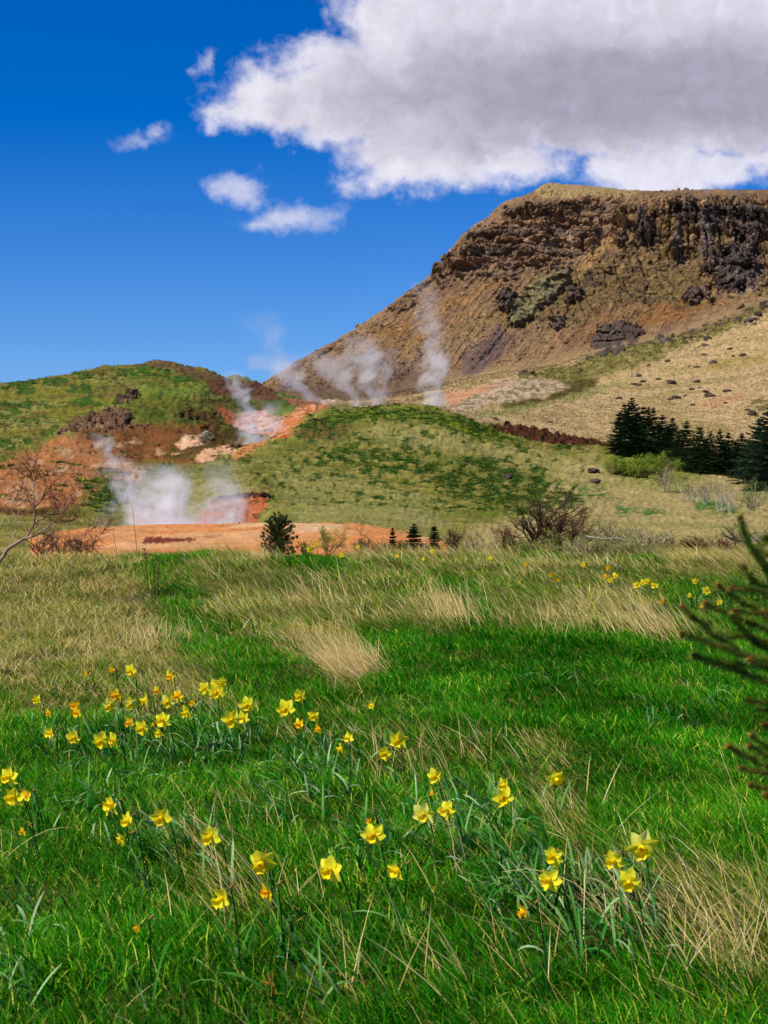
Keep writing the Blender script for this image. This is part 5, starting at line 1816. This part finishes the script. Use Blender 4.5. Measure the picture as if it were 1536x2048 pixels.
# the bushy pine
p = near_loc(556, 27.5)
root = tag(empty('pine_tree', p), 'small round bushy dark pine in front of the orange bank', 'pine')
rr = random.Random(5)
Y = p.y
Hh = (CAMZ + (1024 - 1026) / F * Y) - p.z
Ww = 72 / F * Y
a, nd = MB(), MB()
a.tube([(0, 0, -.05), (.01, 0, Hh * .5), (0, 0, Hh * .9)], [.02, .014, .006], 6, lin((80, 60, 44)))
for k in range(330):
    t = rr.uniform(.04, 1)
    az_ = rr.uniform(0, 6.28)
    env = Ww * .5 * math.sqrt(max(.02, 1 - ((t - .42) / .62) ** 2)) * rr.uniform(.2, 1.1) * (1 + .12 * math.sin(3 * az_ + 5 * t))
    q = Vector((math.cos(az_) * env, math.sin(az_) * env, t * Hh * rr.uniform(.9, 1.04)))
    a.tube([(0, 0, max(0, q.z - .18)), q * .6 + Vector((0, 0, q.z * .3)), q], [.008, .006, .004], 4, lin((90, 70, 46)), cap=False)
    up = (Vector((q.x, q.y, 0)).normalized() * .7 + Vector((0, 0, .9))).normalized()
    kk = rr.uniform(.6, 1.5)
    c = tuple(x * kk for x in lin((62, 82, 30)))
    for m in range(44):
        d = (up * .9 + Vector((rr.gauss(0, .6), rr.gauss(0, .6), rr.gauss(0, .6)))).normalized()
        sidev = d.cross(Vector((rr.gauss(0, 1), rr.gauss(0, 1), rr.gauss(0, 1))))  .normalized() * .005
        b0 = q - up * .03 * rr.random()
        nd.add([b0 - sidev, b0 + sidev, b0 + d * rr.uniform(.04, .065)], [(0, 1, 2)], c)
a.build('trunk', M_bark, root)
nd.build('needles', M_needle, root)

# ------------------------------------------------------------------ leaning bare tree at left
TY = 18.0


def zp(x, y, dy=0.0):
    """point of the tree from its place in the photo, at its distance"""
    px, py = x / 5.908, 880 + y / 5.908
    Y = TY + dy
    return Vector(((px - 768) / F * Y, Y, CAMZ + (1024 - py) / F * Y))


root = tag(empty('bare_tree', zp(-60, 1500)), 'crooked leafless tree leaning in from the left edge, grey trunk and reddish twigs', 'tree')
root.location.z = gz(root.location.x, TY)
o0 = root.location.copy()
limbs = [
 ([(-60, 1520), (0, 1420), (60, 1330), (150, 1245), (285, 1165)], 26, 19, 0),
 ([(285, 1165), (340, 1090), (390, 1000), (440, 960), (580, 880), (690, 840), (780, 800), (850, 680)], 15, 4, .2),
 ([(285, 1165), (400, 1140), (500, 1080), (600, 1000), (700, 945), (740, 860), (830, 740), (880, 650)], 13, 4, -.3),
 ([(410, 985), (412, 870), (405, 700), (400, 540), (360, 450), (320, 330), (300, 240)], 10, 3, .1),
 ([(412, 800), (500, 700), (580, 580), (660, 470), (760, 400), (840, 398)], 7, 2.2, .5),
 ([(360, 455), (270, 410), (200, 340), (110, 270)], 6, 2, -.3),
 ([(402, 700), (330, 660), (225, 640), (195, 600)], 5.5, 2, .3),
 ([(405, 560), (440, 400), (430, 260), (440, 190)], 5, 1.6, .4),
 ([(580, 585), (540, 480), (490, 400)], 4, 1.6, .2),
 ([(700, 945), (800, 960), (890, 940), (930, 900), (975, 790)], 7, 2, -.5),
 ([(690, 840), (690, 720), (640, 660)], 5, 1.6, .5),
 ([(490, 1095), (640, 1150), (750, 1210), (880, 1240), (1000, 1270)], 7, 3, -.4),
 ([(880, 1240), (1060, 1250), (1160, 1150), (1230, 1060)], 4, 1.5, -.6),
 ([(750, 1210), (870, 1190), (1000, 1130), (1090, 1040)], 4.5, 1.5, .2),
 ([(420, 850), (340, 720), (250, 600)], 4, 1.5, -.2),
 ([(440, 960), (540, 830), (620, 880)], 4, 1.5, -.4),
]
a, b = MB(), MB()
rr = random.Random(77)
tips = []
for pts_, r0, r1, dy in limbs:
    P_ = []
    for k, (x, y) in enumerate(pts_):
        P_.append(zp(x, y, dy * k / (len(pts_) - 1)) - o0)
    # subdivide with a little crookedness
    Q = [P_[0]]
    for u, v in zip(P_[:-1], P_[1:]):
        m = (u + v) / 2 + Vector((rr.gauss(0, .008), rr.gauss(0, .01), rr.gauss(0, .008)))
        Q += [m, v]
    pr = [(r0 + (r1 - r0) * k / (len(Q) - 1)) / 5.908 / F * TY for k in range(len(Q))]
    a.tube(Q, pr, 7 if r0 > 8 else 5, lin((150, 122, 108)) if r0 > 9 else lin((104, 76, 62)))
    L_ = sum((v - u).length for u, v in zip(Q[:-1], Q[1:]))
    if r0 < 20:
        for _ in range(int(6 + L_ * 16)):
            k = rr.randint(1, len(Q) - 1)
            d = (Q[k] - Q[k - 1]).normalized()
            nd_ = (d + Vector((rr.gauss(0, .7), rr.gauss(0, .5), rr.gauss(.15, .6)))).normalized()
            grow(b, b, Q[k], nd_, rr.uniform(.12, .26), .0042, 2 if rr.random() < .8 else 1, rr, .5, .04, lin((104, 66, 50)), lin((120, 72, 52)), tips, .35, 3, (2, 3), .66)
a.build('trunk', M_bark, root)
b.build('twigs', M_bark, root)
# pale dead branches beside it
root2 = tag(empty('dead_branch', zp(120, 1300) * 1.0), 'bleached dead forked branch standing left of the leaning bare tree', 'branch')
root2.location.z = gz(root2.location.x, TY)
a = MB()
for pts_, r0 in (([(110, 1330), (125, 1220), (150, 1130), (190, 1060)], 5), ([(190, 1060), (185, 920), (140, 840), (100, 720), (20, 660)], 4), ([(185, 930), (235, 820)], 3), ([(180, 1050), (110, 960), (60, 890)], 3.5),
                 ([(60, 890), (0, 1010), (-30, 1100)], 3), ([(70, 890), (80, 800), (10, 860)], 2.5), ([(190, 1060), (240, 960)], 2.5), ([(20, 1440), (30, 1340), (20, 1260)], 4)):
    Q = [zp(x, y, .3) - root2.location for x, y in pts_]
    a.tube(Q, [r0 / 5.908 / F * TY * (1 - .4 * k / len(Q)) for k in range(len(Q))], 5, lin((190, 176, 158)))
a.build('stems', M_bark, root2)

# fallen grey limbs in the bush row
for (pts_, Y, lab) in (([(1172, 1072), (1205, 1078), (1240, 1076), (1262, 1090), (1292, 1110)], 29.5, 'bleached crooked limb lying through the willow bushes'),
                       ([(1445, 1062), (1452, 1072), (1475, 1082), (1500, 1082), (1515, 1098)], 30, 'dark crooked twig beside the top of the near spruce')):
    a = MB()
    Q = [Vector(((x - 768) / F * Y, Y + .05 * k, CAMZ + (1024 - y) / F * Y)) for k, (x, y) in enumerate(pts_)]
    o0 = Q[-1].copy()
    a.tube([q - o0 for q in Q], [.010, .014, .017, .020, .022], 5, lin((176, 160, 150)) if 'bleached' in lab else lin((70, 52, 42)))
    for k in (1, 2, 3):
        q = Q[k] - o0
        a.tube([q, q + Vector((-.08, 0, .10)), q + Vector((-.14, .03, .22))], [.009, .006, .004], 4, lin((166, 150, 138)) if 'bleached' in lab else lin((70, 52, 42)))
    o = a.build('fallen_limb', M_bark)
    o.location = o0
    tag(o, lab, 'branch', 'crooked limbs in the bush row')

# dead flower stalks in the straw
for i, (bx_, by_, tx_, ty_, lab) in enumerate(((276, 1100, 262, 1010, 'tall thin dead stalk crossing the orange bank'),
                                               (236, 1100, 222, 1050, 'short leaning dead stalk left of the tall one over the bank'),
                                               (310, 1190, 303, 1120, 'dark upright dock stalk at the edge of the left straw'),
                                               (296, 1168, 286, 1098, 'dark dock stalk just left of its taller twin'),
                                               (316, 1195, 315, 1118, 'dark rusty dock stalk, right of three in the straw'),
                                               (240, 1170, 165, 1085, 'leaning dark twig right of the bare tree'),
                                               (1536, 1810, 1450, 1512, 'long yellow grass stalk leaning left under the near spruce'),
                                               (1240, 1850, 1010, 1762, 'long fallen straw stalk crossing the blue green leaves'),
                                               (600, 1900, 370, 1645, 'long bent straw stalk lying across the lower left daffodils'),
                                               (0, 1735, 150, 1672, 'straight straw stalk leaning in from the left edge'),
                                               (540, 2040, 541, 1972, 'brown seed stalk at the bottom of the photo'))):
    p = on_meadow(max(bx_, -5), by_)
    q = Vector(((tx_ - 768) / F * p.y, p.y + .1, CAMZ + (1024 - ty_) / F * p.y))
    a = MB()
    dark_ = 'dark' in lab or 'dead' in lab
    c = lin((92, 66, 48)) if dark_ else (lin((170, 120, 50)) if 'seed' in lab else lin((206, 192, 130)))
    m = (q - p)
    bend = Vector((0, 0, abs(m.x) * .18))
    r_ = .8 / F * p.y if not dark_ else .8 / F * p.y
    r_ *= .6 if 'dead' in lab else 1
    pts_ = [m * t + bend * (4 * t * (1 - t)) + Vector((0, 0, .01)) for t in (0, .2, .4, .6, .8, 1)]
    a.tube(pts_, [r_ * 1.3, r_ * 1.2, r_ * 1.1, r_, r_ * .8, r_ * .6], 5, c)
    rr = random.Random(i)
    if 'dock' in lab or 'seed' in lab:
        for _ in range(22):
            t = rr.uniform(.45, 1)
            b0 = m * t + bend * (4 * t * (1 - t))
            d = Vector((rr.gauss(0, 1), rr.gauss(0, 1), rr.uniform(0, 1.4))).normalized() * rr.uniform(.01, .05)
            a.tube([b0, b0 + d], [r_ * .7, r_ * .9], 4, c)
    o = a.build('dry_stalk', M_straw)
    o.location = p
    tag(o, lab, 'stalk', 'dead stalks standing in the meadow')

# ------------------------------------------------------------------ near spruce reaching in from the right
SYY = 2.55


def sp(px, py, dy=0.0):
    Y = SYY + dy
    return Vector(((px - 768) / F * Y, Y, CAMZ + (1024 - py) / F * Y))


root = empty('young_spruce', (sp(1790, 1500).x, SYY + .1, float(ground(sp(1790, 1500).x, SYY)[0])))
tag(root, 'blurred young spruce reaching in from the right edge, rusty buds on its twigs', 'spruce')
o0 = root.location.copy()
t_ = MB()
t_.tube([Vector((0, 0, -.05)), sp(1790, 1500) - o0, sp(1780, 1060) - o0, sp(1770, 880) - o0], [.03, .022, .012, .006], 8, lin((96, 70, 50)))
t_.build('trunk', M_bark, root)
tw_ = [
 ([(1790, 1330), (1660, 1240), (1560, 1160), (1502, 1100), (1480, 1035)], -.05, 1),
 ([(1560, 1160), (1530, 1140), (1515, 1110)], .03, 1),
 ([(1640, 1090), (1560, 1110), (1508, 1102)], .0, 1),
 ([(1560, 1060), (1530, 1080), (1505, 1098)], .02, 0),
 ([(1790, 1420), (1650, 1370), (1536, 1335), (1470, 1300), (1425, 1268), (1400, 1245), (1365, 1215)], -.1, 1),
 ([(1455, 1290), (1430, 1262), (1405, 1245)], -.05, 1),
 ([(1500, 1312), (1455, 1300), (1410, 1282), (1363, 1267)], -.12, 1),
 ([(1790, 1450), (1650, 1400), (1560, 1375), (1500, 1350), (1440, 1332), (1388, 1311)], -.1, 1),
 ([(1650, 1300), (1560, 1270), (1490, 1240), (1450, 1222), (1410, 1207)], .0, 1),
 ([(1640, 1240), (1560, 1235), (1480, 1205), (1437, 1170)], .1, 1),
 ([(1660, 1220), (1580, 1200), (1520, 1185), (1462, 1176)], .05, 1),
 ([(1620, 1230), (1560, 1190), (1500, 1160), (1487, 1134)], .1, 1),
 ([(1700, 1270), (1600, 1240), (1540, 1228), (1470, 1222)], -.03, 1),
 ([(1660, 1330), (1580, 1300), (1530, 1282), (1480, 1272), (1443, 1278)], .06, 1),
 ([(1600, 1310), (1540, 1300), (1500, 1280), (1470, 1240)], .0, 1),
 ([(1700, 1400), (1600, 1345), (1540, 1320), (1500, 1318)], -.14, 1),
 ([(1700, 1350), (1600, 1290), (1550, 1255), (1525, 1225)], -.1, 1),
 ([(1790, 1380), (1680, 1320), (1600, 1270), (1560, 1220), (1530, 1190)], .1, 1),
 ([(1720, 1440), (1620, 1385), (1560, 1345), (1510, 1330), (1440, 1328)], .08, 1),
 ([(1790, 1520), (1650, 1440), (1560, 1412), (1495, 1400)], .1, 1),
 ([(1680, 1470), (1600, 1435), (1560, 1425), (1520, 1420)], .1, 0),
 ([(1790, 1640), (1680, 1580), (1600, 1545), (1536, 1535), (1500, 1515), (1457, 1493)], .0, 1),
 ([(1700, 1600), (1620, 1545), (1560, 1510), (1503, 1472)], .1, 1),
 ([(1600, 1545), (1560, 1520), (1530, 1505), (1498, 1493)], .05, 1),
 ([(1700, 1520), (1610, 1480), (1560, 1460), (1528, 1450)], .0, 1),
 ([(1700, 1620), (1620, 1570), (1560, 1550), (1482, 1537)], .1, 1),
 ([(1700, 1660), (1620, 1610), (1570, 1590), (1500, 1570)], .05, 1),
 ([(1720, 1700), (1640, 1640), (1580, 1610), (1530, 1590)], .0, 1),
]
rr = random.Random(8)
trx, try_ = sp(1790, 1500).x, SYY
for k in range(60):
    zb = rr.uniform(.25, 1.72)
    a_ = rr.uniform(-1.25, 1.9) if zb > 1.1 else rr.uniform(.35, 1.5)
    ln_ = (.62 * (1 - zb / 2.1) + .06) * rr.uniform(.7, 1.1)
    d_ = Vector((math.cos(a_), math.sin(a_), .25))
    def pq(t, sd_=0.0, zb=zb, d_=d_, ln_=ln_):
        q = Vector((trx, try_, zb)) + d_ * ln_ * t + Vector((-d_.y, d_.x, 0)) * sd_
        return ((q.x) / q.y * F + 768, 1024 - (q.z - CAMZ) / q.y * F, q.y - SYY)
    tw_.append(([pq(0), pq(.5), pq(1)], None, 1))
    for u_, g_ in () if zb < .8 else ((.45, .14), (.5, -.15), (.7, .1), (.75, -.1)):
        tw_.append(([pq(u_), pq(u_ + .3, g_ * ln_ * 2)], None, 1))
a, nd = MB(), MB()
rr = random.Random(21)
for pts_, dy, bud in tw_:
    Q = []
    P_ = [sp(q_[0], q_[1], dy if dy is not None else q_[2]) - o0 for q_ in pts_]
    for u, v in zip(P_[:-1], P_[1:]):
        for t in (0, .5):
            Q.append(u.lerp(v, t) + Vector((rr.gauss(0, .001), rr.gauss(0, .004), rr.gauss(0, .001))))
    Q.append(P_[-1])
    a.tube(Q, [.0026 - .0010 * k / len(Q) for k in range(len(Q))], 5, lin((120, 78, 44)))
    tot = 0
    for k in range(len(Q) - 1):
        u, v = Q[k], Q[k + 1]
        d = (v - u)
        n = int(d.length * 7000)
        dn = d.normalized()
        for _ in range(n):
            q = u.lerp(v, rr.random())
            r3 = Vector((rr.gauss(0, 1), rr.gauss(0, 1), rr.gauss(.25, 1)))
            r3 = (r3 - dn * r3.dot(dn)).normalized()
            dd_ = (r3 * .75 + dn * .75).normalized()
            if k >= len(Q) - 2 and bud and rr.random() < .3:
                continue
            l_ = rr.uniform(.014, .022)
            sv = dd_.cross(dn).normalized() * .0009
            kk = rr.uniform(.5, 1.5)
            nd.add([q - sv, q + sv, q + dd_ * l_], [(0, 1, 2)], tuple(x * kk for x in (lin((108, 138, 40)) if rr.random() < .85 else lin((120, 110, 50)))))
    if bud and dy is not None:
        bd = MB()
        e_ = Q[-1]
        dn = (Q[-1] - Q[-2]).normalized()
        for (off, rs) in ((Vector((0, 0, 0)), 1), (dn.cross(Vector((0, 1, 0))).normalized() * .004 - dn * .003, .75), (-dn.cross(Vector((0, 1, 0))).normalized() * .004 - dn * .003, .7)):
            b0 = e_ + off
            bd.tube([b0 - dn * .003, b0, b0 + dn * .004 * rs, b0 + dn * .007 * rs], [.0012, .0025 * rs, .0022 * rs, .0006], 6, lin((176, 98, 50)))
        bd.build('bud', M_leaf, root)
a.build('twigs', M_bark, root)
nd.build('needles', M_needle, root)


# ------------------------------------------------------------------ steam
def steam(px0, py0, px1, py1, r0, r1, Y, strength, label, fall=1.2, bulge=0.0, nscale=1.0, group='steam plumes over the hot springs', depth=1.0, pw=.8):
    """a plume from photo point 0 up to photo point 1 with radii r0, r1 (photo pixels) at distance Y"""
    k = Y / F
    H = (py0 - py1) * k
    dx = (px1 - px0) * k
    R0, R1 = r0 * k, r1 * k
    base = Vector(((px0 - 768) * k, Y, CAMZ + (1024 - py0) * k))
    mb = MB()
    nz, na = 14, 20
    vs = []
    for i in range(nz + 1):
        t = i / nz
        rad = (R0 + (R1 - R0) * t ** pw + bulge * R0 * math.sin(math.pi * t)) * 1.75
        if i in (0, nz):
            rad *= .6
        for j in range(na):
            a_ = 2 * math.pi * j / na
            vs.append((dx * t + rad * math.cos(a_), rad * depth * math.sin(a_), t * H))
    fs = [(i * na + j, i * na + (j + 1) % na, (i + 1) * na + (j + 1) % na, (i + 1) * na + j) for i in range(nz) for j in range(na)]
    fs += [tuple(range(na - 1, -1, -1)), tuple(nz * na + j for j in range(na))]
    mb.add(vs, fs)
    mat = bpy.data.materials.new('steam')
    q = NT(nodes_of(mat))
    tc = q.n('ShaderNodeTexCoord')
    co_ = tc.outputs['Object']
    s1 = q.noise(co_, 1.0 / (R1 * 1.6) * nscale, 3, .5, 0, True)
    wv = q.v('MULTIPLY_ADD', q.v('SUBTRACT', s1, (.5, .5, .5)), (R1 * 1.5, R1 * 1.5, R1 * 1.2), co_)
    sep_ = q.n('ShaderNodeSeparateXYZ')
    q.put(sep_.inputs[0], wv)
    t = q.m('DIVIDE', sep_.outputs[2], H, clamp=True)
    cxn = q.m('MULTIPLY', t, dx)
    tp = q.m('POWER', t, pw)
    rad = q.m('ADD', q.m('MULTIPLY_ADD', tp, R1 - R0, R0), q.m('MULTIPLY', q.m('SINE', q.m('MULTIPLY', t, math.pi)), bulge * R0))
    rx = q.m('DIVIDE', q.m('SUBTRACT', sep_.outputs[0], cxn), rad)
    ry = q.m('DIVIDE', sep_.outputs[1], q.m('MULTIPLY', rad, depth))
    rr_ = q.m('SQRT', q.m('ADD', q.m('MULTIPLY', rx, rx), q.m('MULTIPLY', ry, ry)))
    n2 = q.noise(wv, 1.3 / R1 * nscale, 6, .6)
    body = q.ramp(q.m('ADD', q.m('SUBTRACT', 1.0, rr_), q.m('MULTIPLY', q.m('SUBTRACT', n2, .5), 3.6)), .0, .85)
    sep0 = q.n('ShaderNodeSeparateXYZ')
    q.put(sep0.inputs[0], co_)
    t0 = q.m('DIVIDE', sep0.outputs[2], H)
    fade = q.m('MULTIPLY', q.m('POWER', q.m('SUBTRACT', 1.0, t0, clamp=True), fall), q.ramp(t0, -.001, .04))
    dn_ = q.m('MULTIPLY', q.m('MULTIPLY', body, fade), 1.75 * strength / (R0 + R1))
    vol = q.n('ShaderNodeVolumePrincipled')
    vol.inputs['Color'].default_value = (.985, .98, 1.0, 1)
    vol.inputs['Anisotropy'].default_value = .15
    q.put(vol.inputs['Density'], dn_)
    out_ = q.n('ShaderNodeOutputMaterial')
    q.nt.links.new(vol.outputs[0], out_.inputs['Volume'])
    mat.cycles.homogeneous_volume = False
    o = mb.build('steam_plume', mat)
    o.location = base
    tag(o, label, 'steam', group)
    return o


steam(345, 1075, 325, 925, 66, 62, 66, 3.6, 'thickest billowing white steam cloud rising from the pit behind the orange bank', fall=.9, nscale=1.4)
steam(300, 1070, 222, 905, 44, 36, 64, 1.5, 'steam drifting up left from the pit, left of the thickest cloud', fall=.8, nscale=1.3)
steam(430, 1075, 445, 915, 46, 54, 68, 1.0, 'thin steam veil above the crater wall, right of the thickest cloud', fall=.9, nscale=1.3)
steam(470, 1070, 468, 960, 36, 38, 70, 1.7, 'denser low steam puff in front of the crater wall', fall=1.0, nscale=1.4)
steam(360, 1075, 350, 985, 140, 125, 62, 3.2, 'low bank of steam filling the pit along the rim', fall=1.0, nscale=1.6, depth=.35)
steam(228, 930, 196, 865, 16, 22, 120, .8, 'faint wisp of steam on the orange slope', fall=.6)
steam(508, 890, 492, 815, 32, 30, 150, 1.5, 'white steam puff above the small dark spring pool', fall=.9, nscale=1.3)
steam(500, 830, 462, 740, 18, 24, 155, 1.2, 'narrow steam plume leaning left above the puff by the dark pool', fall=.7, nscale=1.2)
steam(545, 865, 540, 800, 26, 30, 160, .9, 'thin steam veil over the pinkish ground', fall=.8)
steam(622, 814, 536, 705, 22, 52, 290, 1.9, 'steam plume leaning left, leftmost of four under the mountain', fall=.9, nscale=1.2)
steam(570, 745, 520, 620, 28, 50, 292, .45, 'faint high steam haze before the blue sky', fall=.9)
steam(714, 818, 640, 700, 18, 54, 285, 1.6, 'steam plume leaning left, second of four under the mountain', fall=.9, nscale=1.2)
steam(748, 818, 722, 665, 20, 50, 288, 1.3, 'tall thin steam plume, third of four under the mountain', fall=.9, nscale=1.2)
steam(760, 800, 790, 690, 16, 24, 292, .6, 'faint steam wisp leaning right beside the third plume', fall=.9)
steam(862, 818, 874, 690, 26, 46, 290, 1.35, 'brightest upright steam plume, rightmost of four under the mountain', fall=.8, nscale=1.2)
steam(872, 740, 848, 560, 24, 34, 294, .5, 'faint upper trail of steam above the brightest plume', fall=.7)
